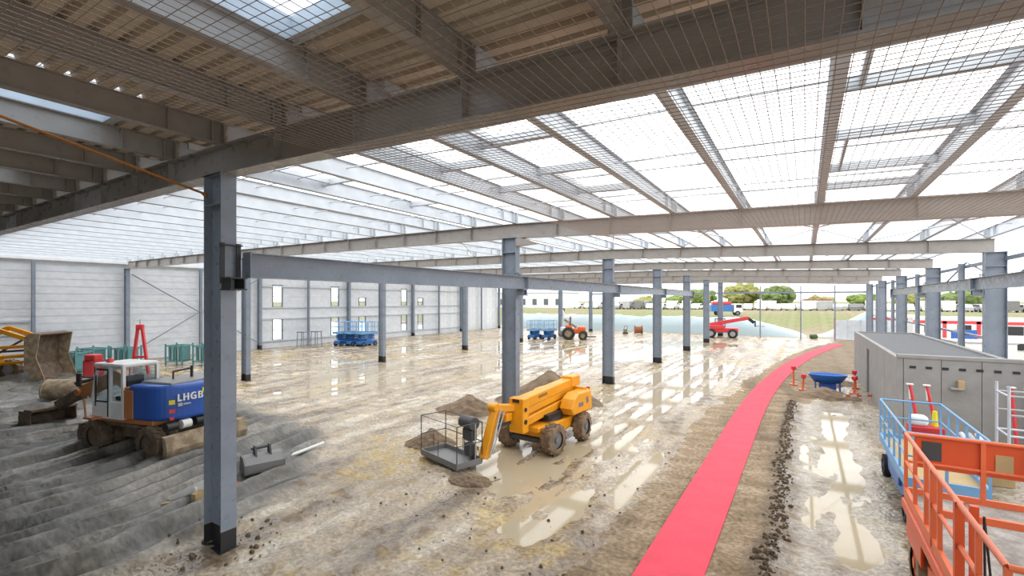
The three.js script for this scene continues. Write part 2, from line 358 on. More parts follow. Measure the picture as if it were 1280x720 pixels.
for (let k = 0; k <= 6; k++) if (k > 0) column(X2, zk(k), roofY(X2), 0.5, 0.26, ord[k - 1] + ' column from the left in the row before the white wall', 'second row columns', 0);
for (let k = 0; k <= 6; k++) column(XL, zk(k), roofY(XL), 0.4, 0.24, ord[k] + ' thick column against the white left wall, counted from the near end', 'wall columns', 0);
for (let k = 1; k <= 6; k++) column(XR, zk(k), roofY(XR), 0.62, 0.3, k === 1 ? 'right row column nearest the viewpoint' : k === 2 ? 'widest blue-grey column at right above the concrete room' : ord[k - 2] + ' column of the right row behind the concrete room', 'right row columns', k <= 4 ? -1 : 0);
for (let k = 0; k < 6; k++) { // slimmer posts half way along each bay
  const a = thing('wall_post', ord[k] + ' slim intermediate post on the white left wall, counted from the near end', 'post', [XL + 0.05, 0, zk(k) + 5], 0, 'slim wall posts');
  mesh('shaft', [bx(0.012, 7.1, 0.18, 0.09, 3.6, 0), bx(0.012, 7.1, 0.18, -0.09, 3.6, 0), bx(0.17, 7.1, 0.01, 0, 3.6, 0)], M.steel, a);
  mesh('base_plate', bx(0.28, 0.03, 0.28, 0, 0.06, 0), M.bitumen, a);
  if (k >= 1) {
    const b = thing('side_post', ord[k - 1] + ' slim post between the right row columns', 'post', [XR + 0.12, 0, zk(k) + 5], 0, 'slim right posts');
    mesh('shaft', [bx(0.012, 6.3, 0.2, 0.1, 3.1, 0), bx(0.012, 6.3, 0.2, -0.1, 3.1, 0), bx(0.19, 6.3, 0.01, 0, 3.1, 0)], M.steel, b);
    mesh('base_plate', bx(0.3, 0.03, 0.3, 0, 0.02, 0), M.bitumen, b);
  }
}
for (const [i, X] of [-0.4, -4.6, 2.9].entries()) { // far end mullions
  const a = thing('end_post', ['thin post in the open far end above the pink carpet', 'thin post in the far end left of the red telehandler boom', 'thin post in the far end beside the grey hoarding'][i], 'post', [X, 0, zk(6)], 0, 'far end posts');
  mesh('shaft', [bx(0.14, 6.3, 0.14, 0, 3.15, 0)], M.steel, a); mesh('base_plate', bx(0.3, 0.03, 0.3, 0, 0.05, 0), M.bitumen, a);
}
// ---------------------------------------------------------------- girders
const spans = [[XL, X2, 'over the far left aisle'], [X2, X1, 'over the middle-left aisle'], [X1, XR, 'over the carpet aisle']];
const stiffGeo = join([bx(0.012, GD - 0.06, 0.24, 0, 0, 0)]);
for (let k = 0; k <= 6; k++) for (const [i, [a, b, where]] of spans.entries()) {
  const label = k === 0 && i === 2 ? 'big dark roof girder crossing the top of the picture' : k === 0 && i === 1 ? 'dark roof girder running left from the foreground column' : ord[k] + ' roof girder from the viewpoint ' + where;
  const t = thing('roof_girder', label, 'girder', [a, 0, zk(k)], 0, 'roof girders');
  const A = [i ? 0.0 : 0.2, roofY(a) + GD / 2, 0], B = [b - a, roofY(b) + GD / 2, 0];
  mesh('section', ibeam(A, B, k ? 0.26 : 0.3, GD, 0.026), M.girder, t);
  const n = Math.round((b - a) / 1.83);
  for (let q = 1; q < n; q++) { const f = q / n; shared('stiffener', stiffGeo, M.girder, t).position.set(lerp(0, b - a, f), lerp(A[1], B[1], f), 0); }
  if (k === 1 && i === 2) mesh('haunch_plate', prism([[0, 0], [0.9, 0.05], [0, 0.35]], 0.24, 'z').translate(0.3, A[1] - GD / 2 - 0.3, 0), M.girder, t);
}
// ---------------------------------------------------------------- runway beams on the corbels
for (let k = 0; k < 4; k++) {
  for (const [s, X, where] of [[1, X1 + 0.3 + 0.18, 'on the middle column row'], [-1, XR - 0.31 - 0.18, 'on the right column row']]) {
    if (s < 0 && k < 1) continue;
    const t = thing('runway_beam', k === 0 ? 'long grey runway beam from the dark foreground column to the next' : ord[k] + ' length of grey runway beam ' + where, 'beam', [X, 0, zk(k)], 0, 'runway beams');
    mesh('section', ibeam([0, 5.175, -0.24], [0, 5.175, -BAY + 0.16 - 0.39], 0.24, 0.45, 0.02), M.steel, t);
    mesh('end_plate', [bx(0.26, 0.47, 0.02, 0, 5.175, -0.23), bx(0.26, 0.47, 0.02, 0, 5.175, -BAY - 0.24)], M.steel, t);
  }
}
// ---------------------------------------------------------------- roof: purlins, sheets, skylights, trimmers
const ceiling = struct('ceiling', 'roof frame: sheeted with skylights overhead, bare purlins open to the sky beyond', 'roof');
const purlinX = []; for (let x = -8.82 + 1.83 * 8; x > XL; x -= 1.83) purlinX.push(x);
for (const X of purlinX) for (let k = -2; k < 6; k++) {
  if (k < -1 && X < -30) continue;
  const y = roofY(X) + GD + PD / 2, z0 = zk(k), z1 = zk(k + 1);
  const gs = [ibeam([X, y, -z0], [X, y, -z1 + 0.02], 0.15, PD, 0.014, 0.009)];
  if (k <= 1 && k >= -1) for (const dz of [-0.1, -0.28, -0.95]) gs.push(bx(0.15, PD - 0.03, 0.014, X, y, -(z1 + dz)));
  if (k <= 1 && k >= -1) gs.push(bx(0.24, 0.3, 0.02, X, y - 0.02, -(z1 - 0.1)));
  mesh('purlin', gs, k >= 0 ? M.galv : M.girder, ceiling);
}
const SKY = [[-5.24, -3.41], [-10.73, -8.9], [-16.22, -14.39], [-23.5, -21.7], [0.25, 2.07]];
{ // trapezoidal roof sheets, ribs across the purlins, one purlin bay long
  const pitch = 0.28, SW = 0.84, prof = [];
  for (let i = 0; i < 3; i++) { const z = i * pitch; prof.push([z, 0], [z + 0.17, 0], [z + 0.195, 0.09], [z + 0.255, 0.09]); }
  prof.push([SW, 0]);
  const outline = prof.concat(prof.slice().reverse().map(([z, y]) => [z, y + 0.006]));
  const make = (len) => { const g = new THREE.ExtrudeGeometry(new THREE.Shape(outline.map((p) => new THREE.Vector2(p[0], p[1]))), { depth: len, bevelEnabled: false }); g.rotateY(-Math.PI / 2); return clean(g.translate(len, 0, 0)); }; // shape x -> +z, depth -> -x, shifted to 0..len
  const cache = new Map();
  for (let r = 0; r < 25; r++) { // sheet rows, from just beyond the first girder back over the viewpoint
    const zFar = Z0 + 1.42 - r * SW;
    for (let i = 0; i < purlinX.length - 1; i++) {
      const b = purlinX[i], a = purlinX[i + 1]; // a < b
      const sky = SKY.some(([s0, s1]) => (a + b) / 2 > s0 && (a + b) / 2 < s1);
      if (sky && zFar < 3.6 && zFar > -9.2) continue;
      const len = b - a, key = len.toFixed(3); if (!cache.has(key)) cache.set(key, make(len));
      const m = shared('roof_sheet', cache.get(key), (i * 7 + r * 3) % 5 < 2 ? M.deck2 : M.deck, ceiling);
      m.position.set(a, roofY(a) + GD + PD + 0.002, -zFar); m.rotation.z = Math.atan2(roofY(b) - roofY(a), len);
    }
  }
  for (const [s0, s1] of SKY) { // glazed skylights with an upstand kerb
    const x = (s0 + s1) / 2, w = s1 - s0 - 0.16, zf = 3.34, zn = -9.26, y = roofY(x) + GD + PD, L = zf - zn, zc = (zf + zn) / 2;
    const f = mesh('skylight', [bx(0.05, 0.34, L, x - w / 2, y + 0.17, -zc), bx(0.05, 0.34, L, x + w / 2, y + 0.17, -zc), bx(w, 0.34, 0.05, x, y + 0.17, -zf), bx(w, 0.34, 0.05, x, y + 0.17, -zn), bx(0.1, 0.03, L, x - w / 2 + 0.04, y + 0.02, -zc), bx(w, 0.03, 0.12, x, y + 0.02, -zf + 0.06)], M.galv, ceiling);
    const bars = []; for (let z = zn + 1.2; z < zf - 0.3; z += 1.2) bars.push(bx(w, 0.05, 0.05, x, y + 0.33, -z)); bars.push(bx(0.04, 0.05, L, x, y + 0.33, -zc));
    for (const g of bars) mesh('glazing_bar', g, M.frameDark, f);
    mesh('pane', bx(w, 0.006, L, x, y + 0.365, -zc), M.skyGlass, f);
  }
}
// trimmers and tie rods of the bare roof
const trims = [];
for (const [xi, zs] of [[4, [7.4, 9.6, 11.9, 13.7]], [7, [7.2, 9.4, 11.6]], [8, [8.2, 10.6]], [10, [7.8, 11]]]) {
  const xa = -8.82 + 1.83 * (xi + 1), a = xi === 4 ? 0.33 : xi === 7 ? -5.16 : xi === 8 ? -6.99 : -10.65, b = a + 1.83;
  for (const z of zs) mesh('trimmer', [beam([a, roofY(a) + GD + PD - 0.1, -z], [b, roofY(b) + GD + PD - 0.1, -z], 0.11, 0.16)], M.galv, ceiling);
  mesh('trimmer', beam([a + 0.28, roofY(a) + GD + PD - 0.1, -zs[0]], [a + 0.28, roofY(a) + GD + PD - 0.1, -4.5], 0.07, 0.12), M.galv, ceiling);
  if (zs.length > 2) mesh('trimmer', beam([a + 0.28, roofY(a) + GD + PD - 0.1, -zs[1]], [a + 0.28, roofY(a) + GD + PD - 0.1, -zs[2]], 0.05, 0.12), M.galv, ceiling);
}
for (let k = 0; k < 6; k++) for (const dz of k === 0 ? [1.9, 2.6, 4.9, 5.7, 8.0, 8.8] : [2.5, 5, 7.5]) for (const [a, b] of [[X2, X1], [X1, XR]]) {
  const z = zk(k) + dz; mesh('tie_rod', bar([a, roofY(a) + GD + PD * 0.62, -z], [b, roofY(b) + GD + PD * 0.62, -z], 0.014), M.galv, ceiling);
}
for (let k = 1; k < 6; k++) for (const [a, b] of [[-8.82, -5.16], [-5.16, -1.5], [-1.5, 2.16], [2.16, 5.82], [-26, -20], [-18, -12]]) {
  const y = (x) => roofY(x) + GD + 0.02;
  mesh('brace_rod', bar([a, y(a), -zk(k) - 0.1], [b, y(b), -zk(k + 1) + 0.1], 0.022), M.galv, ceiling);
  if (k % 2) mesh('brace_rod', bar([b, y(b), -zk(k) - 0.1], [a, y(a), -zk(k + 1) + 0.1], 0.022), M.galv, ceiling);
}
for (const [z0, x0] of [[zk(1), -26], [zk(1), -15], [zk(1), -12.4], [zk(1), -6.9], [zk(2), -4], [zk(2), -1.5]]) // knee braces from girder flange to purlin
  mesh('knee_brace', beam([x0, roofY(x0) + 0.05, -z0], [x0, roofY(x0) + GD + 0.1, -z0 - 1.0], 0.06, 0.06), M.galv, ceiling);

// ---------------------------------------------------------------- walls
const wl = struct('wall_left', 'long white panelled wall on the left with two rows of windows', 'wall');
const WX = XL - 0.42;
{
  const wins = [[25.9, 3.9, 6.05], [32.4, 3.9, 6.3], [36.1, 3.9, 4.9], [42.7, 3.9, 5.9], [45.7, 3.9, 4.8]];
  const panel = (z0, z1, y0, y1, m, name = 'panel') => mesh(name, [bx(0.03, y1 - y0 - 0.04, z1 - z0 - 0.03, WX + 0.035, (y0 + y1) / 2, -(z0 + z1) / 2), bx(0.07, y1 - y0, z1 - z0, WX - 0.015, (y0 + y1) / 2, -(z0 + z1) / 2)], m, wl);
  for (let b = -4; b < 4; b++) { // near part: horizontal boards half a metre high
    const z0 = zk(0) + 5 * b;
    for (let r = 0; r < 15; r++) panel(z0, z0 + 5, r * 0.5, r * 0.5 + 0.5, (r * 3 + b) % 4 ? M.panel : M.panel2);
  }
  for (let b = 4; b < 9; b++) {
    const z0 = zk(0) + 5 * b, z1 = z0 + 5, w = wins.find((q) => q[0] > z0 && q[0] < z1);
    const rows = [[0, 0.75], [0.75, 1.8], [1.8, 2.8], [2.8, 3.9], [3.9, 4.9], [4.9, 6.05], [6.05, 7.5]];
    for (const [y0, y1] of rows) {
      const hit = w && ((y0 >= 0.75 && y1 <= 2.8) || (y0 >= 3.9 && y0 < w[2] - 0.1 && y1 <= 6.05));
      if (!hit) panel(z0, z1, y0, y1, M.panel); else { panel(z0, w[0], y0, y1, M.panel); panel(w[0] + 1.05, z1, y0, y1, M.panel2); }
    }
  }
  for (let z = zk(4) + 5, q = 0; z < zk(6) - 0.1; z += 0.75, q++) panel(z, z + 0.75, 0.3, 7.5, q % 3 ? M.panelClad : M.panel2);
  panel(zk(4) + 5, zk(6), 0, 0.3, M.panel2, 'kick_panel');
  let n = 1;
  for (const [z, y0, y1] of wins.concat(wins.map((q) => [q[0], 0.75, 2.8]))) {
    const top = y0 > 3 ? (y1 > 5 ? 6.05 : 4.9) : y1, h = top - y0;
    const g = struct('window_' + n++, (y0 > 3 ? 'upper' : 'lower') + ' window at post ' + Math.round(z) + ' of the white left wall', 'window');
    g.userData.label = (y0 > 3 ? 'upper' : 'lower') + ' window of the ' + ord[wins.findIndex((q) => q[0] === z)] + ' window pair along the white left wall';
    const zc = z + 0.525;
    const f = mesh('window_frame', [bx(0.16, h, 0.07, WX, y0 + h / 2, -(z + 0.035)), bx(0.16, h, 0.07, WX, y0 + h / 2, -(z + 1.015)), bx(0.16, 0.07, 1.05, WX, y0 + 0.035, -zc), bx(0.16, 0.07, 1.05, WX, top - 0.035, -zc), bx(0.14, 0.05, 1.0, WX, y0 + h * 0.48, -zc)], M.frameDark, g);
    mesh('pane', bx(0.01, h - 0.1, 0.95, WX, y0 + h / 2, -zc), M.glass, g);
  }
  for (const [z0, z1, ys] of [[-15, 9.4, [2.35, 3.2]], [zk(2), zk(5), [0.72, 2.82, 3.88, 5.9]]]) for (const y of ys) mesh('girt', bx(0.1, 0.12, z1 - z0, XL - 0.3, y, -(z0 + z1) / 2), M.galv, wl);
  const brace = (z0, y0, z1, y1) => mesh('brace_rod', bar([XL + 0.2, y0, -z0], [XL + 0.2, y1, -z1], 0.045), M.steel, wl);
  brace(14.7, 6.5, 19.3, 3.6); brace(19.3, 3.6, 14.7, 0.7); brace(24.2, 6.5, 19.6, 3.6); brace(24.2, 0.7, 19.6, 3.6);
  mesh('eaves_beam', bx(0.2, 0.22, zk(6) + 15, XL - 0.2, 7.35, -(zk(6) - 15) / 2), M.panelClad, wl);
}
structMesh('wall_back', bx(53, 9, 0.3, -18, 4.4, 15.7), M.wallDim, 'plain pale wall closing the sheeted hall behind the viewpoint', 'wall');
{ // bracing of the open right side
  const t = struct('trim_1', 'cross bracing rods and rails on the open right side of the hall', 'bracing');
  for (let k = 1; k < 3; k++) { mesh('brace_rod', bar([XR + 0.3, 5.2, -zk(k)], [XR + 0.3, 6.3, -zk(k) - 5], 0.04), M.steel, t); mesh('brace_rod', bar([XR + 0.3, 6.3, -zk(k) - 5], [XR + 0.3, 5.2, -zk(k + 1)], 0.04), M.steel, t); }
  mesh('rail', beam([XR + 0.3, 6.1, -zk(1)], [XR + 0.3, 6.1, -zk(6)], 0.1, 0.14), M.steel, t);
  mesh('rail', beam([XR + 0.3, 3.0, -zk(2)], [XR + 0.3, 3.0, -zk(6)], 0.08, 0.1), M.steel, t);
  const e = struct('trim_2', 'rail with hangers across the open far end under the last girder', 'rail');
  mesh('rail', beam([X2, 5.5, -zk(6)], [XR, 5.5, -zk(6)], 0.16, 0.2), M.steel, e);
  for (let x = X2 + 1; x < XR; x += 2.4) mesh('hanger', bx(0.06, 0.9, 0.06, x, 6.0, -zk(6)), M.steel, e);
}
// ---------------------------------------------------------------- safety net under the roof, strung from purlin to purlin
{
  const gs = [], r = 0.0036, x0 = -5.7, x1 = 6.4, z0 = -2.5, z1 = 14.3, s = 0.1;
  const y = (X, Z) => roofY(X) - 0.09 - 0.11 * Math.sin(clamp((Z - z0) / (z1 - z0)) * Math.PI) * Math.sin(clamp((X - x0) / (x1 - x0)) * Math.PI) + 0.012 * N(X * 1.3, Z * 1.3, 2);
  const strand = (pts) => {
    const pos = [], idx = [];
    pts.forEach((p, i) => { const q = pts[Math.min(i + 1, pts.length - 1)], o = pts[Math.max(i - 1, 0)], dx = q[0] - o[0], dz = q[2] - o[2], l = Math.hypot(dx, dz) || 1, nx = dz / l * r, nz = -dx / l * r;
      pos.push(p[0] + nx, p[1], p[2] + nz, p[0], p[1] + r, p[2], p[0] - nx, p[1], p[2] - nz, p[0], p[1] - r, p[2]);
      if (i) for (let k = 0; k < 4; k++) { const a = (i - 1) * 4 + k, b = (i - 1) * 4 + (k + 1) % 4; idx.push(a, b, a + 4, b, b + 4, a + 4); } });
    const g = new THREE.BufferGeometry(); g.setAttribute('position', new THREE.Float32BufferAttribute(pos, 3)); g.setIndex(idx); g.computeVertexNormals(); return g;
  };
  for (let X = x0; X <= x1; X += s) { const p = []; for (let Z = z0; Z <= z1 + 0.01; Z += 0.6) p.push([X + 0.006 * N(X * 9, Z * 2), y(X, Z), -Z]); gs.push(strand(p)); }
  for (let Z = z0; Z <= z1; Z += s) { const p = []; for (let X = x0; X <= x1 + 0.01; X += 0.6) p.push([X, y(X, Z), -Z + 0.006 * N(X * 2, Z * 9)]); gs.push(strand(p)); }
  const m = mesh('safety_net', gs, M.net, scene);
  m.userData = { kind: 'stuff', label: 'fine square-mesh safety net stretched below the big dark girder', category: 'net' };
  tag(mesh('net_rope', [bar([-9.3, 7.5, 0.3], [-9.35, 6.5, -4.3], 0.022), bar([-9.35, 6.5, -4.3], [-9.3, 6.44, -4.34], 0.03)], M.rope, scene), 'rust-orange rope slanting from upper left to the foreground column', 'rope');
}
// ---------------------------------------------------------------- carpet
{
  const xs = [], zs = axis([[6, 58.5, 0.5]]), pos = [], idx = [], uv = [], w = 0.5, nx = 9;
  for (let s = 0; s < 2; s++) zs.forEach((Z) => { const cx = carpetX(Z), dx = 0.0062 * Math.max(0, Z - 19), n = Math.hypot(1, dx);
    for (let i = 0; i < nx; i++) { const t = (i / (nx - 1) - 0.5) * 2 * w, X = cx + t / n, ZZ = Z - t * dx / n; pos.push(X, 0.085 + 0.006 * fbm(X * 3, ZZ * 2.2, 2, 2) + (Math.abs(ZZ - 12.4) < 0.3 || Math.abs(ZZ - 17.2) < 0.3 ? 0.012 * Math.sin(ZZ * 22) : 0) - s * 0.02, -ZZ); uv.push(X, ZZ); } });
  const nz = zs.length;
  for (let s = 0; s < 2; s++) for (let j = 0; j < nz - 1; j++) for (let i = 0; i < nx - 1; i++) { const o = s * nz * nx + j * nx + i; if (s) idx.push(o, o + nx, o + nx + 1, o, o + nx + 1, o + 1); else idx.push(o, o + 1, o + nx + 1, o, o + nx + 1, o + nx); }
  const e = nz * nx; for (let j = 0; j < nz - 1; j++) for (const i of [0, nx - 1]) { const o = j * nx + i; idx.push(o, o + nx, o + e + nx, o, o + e + nx, o + e); }
  const g = new THREE.BufferGeometry(); g.setAttribute('position', new THREE.Float32BufferAttribute(pos, 3)); g.setAttribute('uv', new THREE.Float32BufferAttribute(uv, 2)); g.setIndex(idx); g.computeVertexNormals();
  const m = new THREE.Mesh(g, new THREE.MeshStandardMaterial({ color: lin(0.82, 0.085, 0.125), roughness: 0.95, map: grime, side: THREE.DoubleSide, bumpMap: bumpFine, bumpScale: 0.004 })); m.name = 'carpet_runner'; m.castShadow = m.receiveShadow = true; scene.add(m);
  tag(m, 'long pink-red carpet runner curving along the sandy track', 'carpet');
}
// ---------------------------------------------------------------- wheels
function wheelGeo(R, W, lugs = 14) { // axle along x, centred
  const pr = [[R * 0.55, -W / 2], [R * 0.84, -W / 2], [R * 0.95, -W * 0.42], [R * 0.96, W * 0.42], [R * 0.84, W / 2], [R * 0.55, W / 2]];
  const g = [new THREE.LatheGeometry(pr.map((p) => new THREE.Vector2(p[0], p[1])), 28).rotateZ(-Math.PI / 2)];
  for (let i = 0; i < lugs; i++) for (const s of [-1, 1]) { const a = (i + (s > 0 ? 0.5 : 0)) / lugs * Math.PI * 2; g.push(bx(W * 0.5, R * 0.09, R * 0.16, s * W * 0.24, R * 0.96, 0, s * 0.45).rotateX(a)); }
  return join(g);
}
function rimGeo(R, W) { return join([cyl(R * 0.56, R * 0.56, W * 0.72, 0, 0, 0, 'x', 20), cyl(R * 0.22, R * 0.2, W * 0.95, 0, 0, 0, 'x', 12)]); }
function addWheel(parent, R, W, x, y, z, tm, rm, steer = 0, lugs = 14) {
  const w = mesh('wheel', wheelGeo(R, W, lugs), tm, parent); w.position.set(x, y, z); w.rotation.y = steer;
  mesh('rim', rimGeo(R, W), rm, w);
  return w;
}
const font = await new FontLoader().loadAsync('fonts/droid/droid_sans_bold.typeface.json');
function letters(s, size, depth = 0.006) { const g = new TextGeometry(s, { font, size, depth, curveSegments: 3, bevelEnabled: false }); g.computeBoundingBox(); return g.translate(-(g.boundingBox.max.x) / 2, -size / 2, 0); }

// ---------------------------------------------------------------- orange articulated boom lift (long axis along Z, jib toward the viewer)
{
  const t = thing('boom_lift', 'orange articulated boom lift with folded arms and mud-caked wheels', 'boom lift', [-6.98, 0.03, 13.3], -0.06);
  // local: +z toward the viewer
  mesh('chassis', [rb(1.15, 0.34, 2.2, 0, 0.62, 0, 0.05), rb(1.0, 0.16, 0.5, 0, 0.72, 1.05, 0.04), bx(0.7, 0.24, 1.5, 0, 0.45, 0)], M.liftOrange, t);
  mesh('axle', [bx(1.5, 0.16, 0.2, 0, 0.44, 0.92), bx(1.2, 0.1, 0.22, 0, 0.36, 1.05), bar([-0.5, 0.38, 1.1], [0.5, 0.38, 1.1], 0.06)], M.darkGrey, t); mesh('axle', bx(1.5, 0.16, 0.2, 0, 0.44, -0.92), M.darkGrey, t);
  for (const [x, z, s] of [[0.78, 0.92, -0.12], [-0.78, 0.92, -0.12], [0.78, -0.92, 0.1], [-0.78, -0.92, 0.1]]) addWheel(t, 0.45, 0.34, x, 0.44, z, M.tyreMud, M.midGrey, s);
  mesh('turntable', [cyl(0.5, 0.46, 0.16, 0, 0.86, 0), bx(0.9, 0.12, 1.7, 0, 0.97, -0.2)], M.black, t);
  const hoodShape = prism([[-1.35, 0.9], [-0.1, 0.9], [0.05, 1.12], [-0.1, 1.4], [-0.45, 1.55], [-1.2, 1.55], [-1.35, 1.4]], 0.46, 'x', 0.05);
  const hr = mesh('engine_hood', hoodShape.clone().translate(0.62, 0, -0.15), M.liftOrange, t);
  mesh('decal', bx(0.006, 0.2, 0.16, 0.855, 1.26, -1.15, 0, 0.3), M.midGrey, hr); mesh('decal', bx(0.006, 0.13, 0.3, 0.855, 1.18, -0.7), M.midGrey, hr);
  mesh('tank_hood', hoodShape.clone().translate(-0.62, 0, -0.15), M.liftOrange, t);
  mesh('counterweight', prism([[-1.75, 0.85], [-1.3, 0.8], [-1.3, 1.62], [-1.65, 1.5]], 1.5, 'x', 0.05), M.liftOrange, t);
  for (const x of [-0.5, 0.62]) mesh('tail_lamp', bx(0.1, 0.16, 0.05, x, 1.5, -1.68), M.red, t);
  // folded arm stack
  mesh('lower_arm', [beam([0.14, 1.0, 1.55], [0.14, 1.25, -1.3], 0.3, 0.24, 0.03), beam([-0.22, 1.0, 1.5], [-0.22, 1.25, -1.3], 0.12, 0.2, 0.02)], M.liftOrange, t);
  mesh('middle_arm', [beam([0.12, 1.28, 1.6], [0.12, 1.5, -1.4], 0.26, 0.2, 0.03)], M.liftOrange, t);
  const ub = mesh('upper_boom', [beam([0.1, 1.54, 1.72], [0.1, 1.76, -1.5], 0.36, 0.3, 0.03), rb(0.42, 0.36, 0.6, 0.1, 1.78, -1.4, 0.04)], M.liftOrange, t);
  mesh('boom_lettering', bx(0.006, 0.08, 0.5, 0.284, 1.64, 0.7, 0, 0.068), M.rust, ub);
  mesh('knuckle', [rb(0.5, 1.0, 0.3, 0.1, 1.22, 1.72, 0.04), rb(0.3, 0.14, 0.02, 0.1, 1.63, 1.87, 0.01)], M.liftOrange, t);
  mesh('knuckle_slot', [bx(0.24, 0.1, 0.015, 0.1, 1.64, 1.875), cyl(0.07, 0.07, 0.54, 0.1, 1.05, 1.75, 'x', 12), cyl(0.06, 0.06, 0.54, 0.1, 1.4, 1.75, 'x', 12)], M.black, t);
  mesh('hydraulic_cylinder', [bar([0.1, 1.0, 1.2], [0.1, 1.45, -0.9], 0.06, 10), bar([-0.1, 0.95, 0.9], [-0.1, 1.2, -0.4], 0.05, 10)], M.darkGrey, t);
  mesh('jib_head', [beam([0.0, 1.42, 1.75], [-0.28, 1.5, 2.4], 0.2, 0.2, 0.03), cyl(0.13, 0.13, 0.26, -0.28, 1.5, 2.42, 'x', 14), rb(0.26, 0.22, 0.3, -0.12, 1.2, 2.05, 0.03)], M.liftOrange, t);
  mesh('jib_link', [beam([-0.12, 1.18, 1.85], [-0.28, 1.1, 2.5], 0.12, 0.14), bar([-0.1, 1.0, 1.8], [-0.26, 0.95, 2.4], 0.05)], M.darkGrey, t);
  mesh('jib', [beam([-0.2, 1.46, 2.4], [-0.18, 0.24, 2.98], 0.2, 0.18, 0.02), beam([-0.36, 1.4, 2.4], [-0.32, 0.28, 2.95], 0.06, 0.12, 0.01)], M.liftOrange, t);
  mesh('hose', [bar([-0.04, 1.5, 2.4], [0.02, 0.3, 2.98], 0.025), bar([0.0, 1.4, 2.3], [0.05, 0.4, 2.9], 0.018)], M.lightGrey, t);
  // platform basket
  const b = new THREE.Group(); b.name = 'basket'; b.position.set(-1.05, 0.0, 3.0); b.rotation.y = -0.22; t.add(b);
  const bl = mesh('basket_floor', [rb(1.75, 0.05, 0.85, -0.05, 0.14, 0.25, 0.02), bx(1.75, 0.13, 0.03, -0.05, 0.22, 0.66), bx(1.75, 0.13, 0.03, -0.05, 0.22, -0.17), bx(0.03, 0.13, 0.85, -0.92, 0.22, 0.25), bx(0.03, 0.13, 0.85, 0.82, 0.22, 0.25), bx(0.5, 0.14, 0.2, 0.4, 0.06, 0.0)], M.midGrey, b);
  const rails = []; const c = [[-0.92, -0.17], [0.82, -0.17], [0.82, 0.66], [-0.92, 0.66]];
  c.forEach((p, i) => { const q = c[(i + 1) % 4]; rails.push(bar([p[0], 0.2, p[1]], [p[0], 1.24, p[1]], 0.016)); for (const y of [0.72, 1.24]) if (i !== 2 || y > 1) rails.push(bar([p[0], y, p[1]], [q[0], y, q[1]], i === 2 ? 0.009 : 0.013)); rails.push(bar([(p[0] + q[0]) / 2, 0.2, (p[1] + q[1]) / 2], [(p[0] + q[0]) / 2, 0.72, (p[1] + q[1]) / 2], 0.012)); });
  mesh('basket_rail', rails, M.darkGrey, b);
  mesh('control_box', [cyl(0.17, 0.17, 0.52, 0.42, 1.18, -0.02, 'x', 18), rb(0.42, 0.3, 0.2, 0.42, 0.85, -0.05, 0.03), rb(0.3, 0.34, 0.22, 0.45, 0.45, -0.05, 0.03)], M.darkGrey, b);
  mesh('control_frame', [bar([0.18, 0.2, -0.05], [0.18, 1.2, -0.05], 0.02), bar([0.68, 0.2, -0.05], [0.68, 1.2, -0.05], 0.02), bar([0.18, 0.66, -0.05], [0.68, 0.66, -0.05], 0.02)], M.lightGrey, b);
}
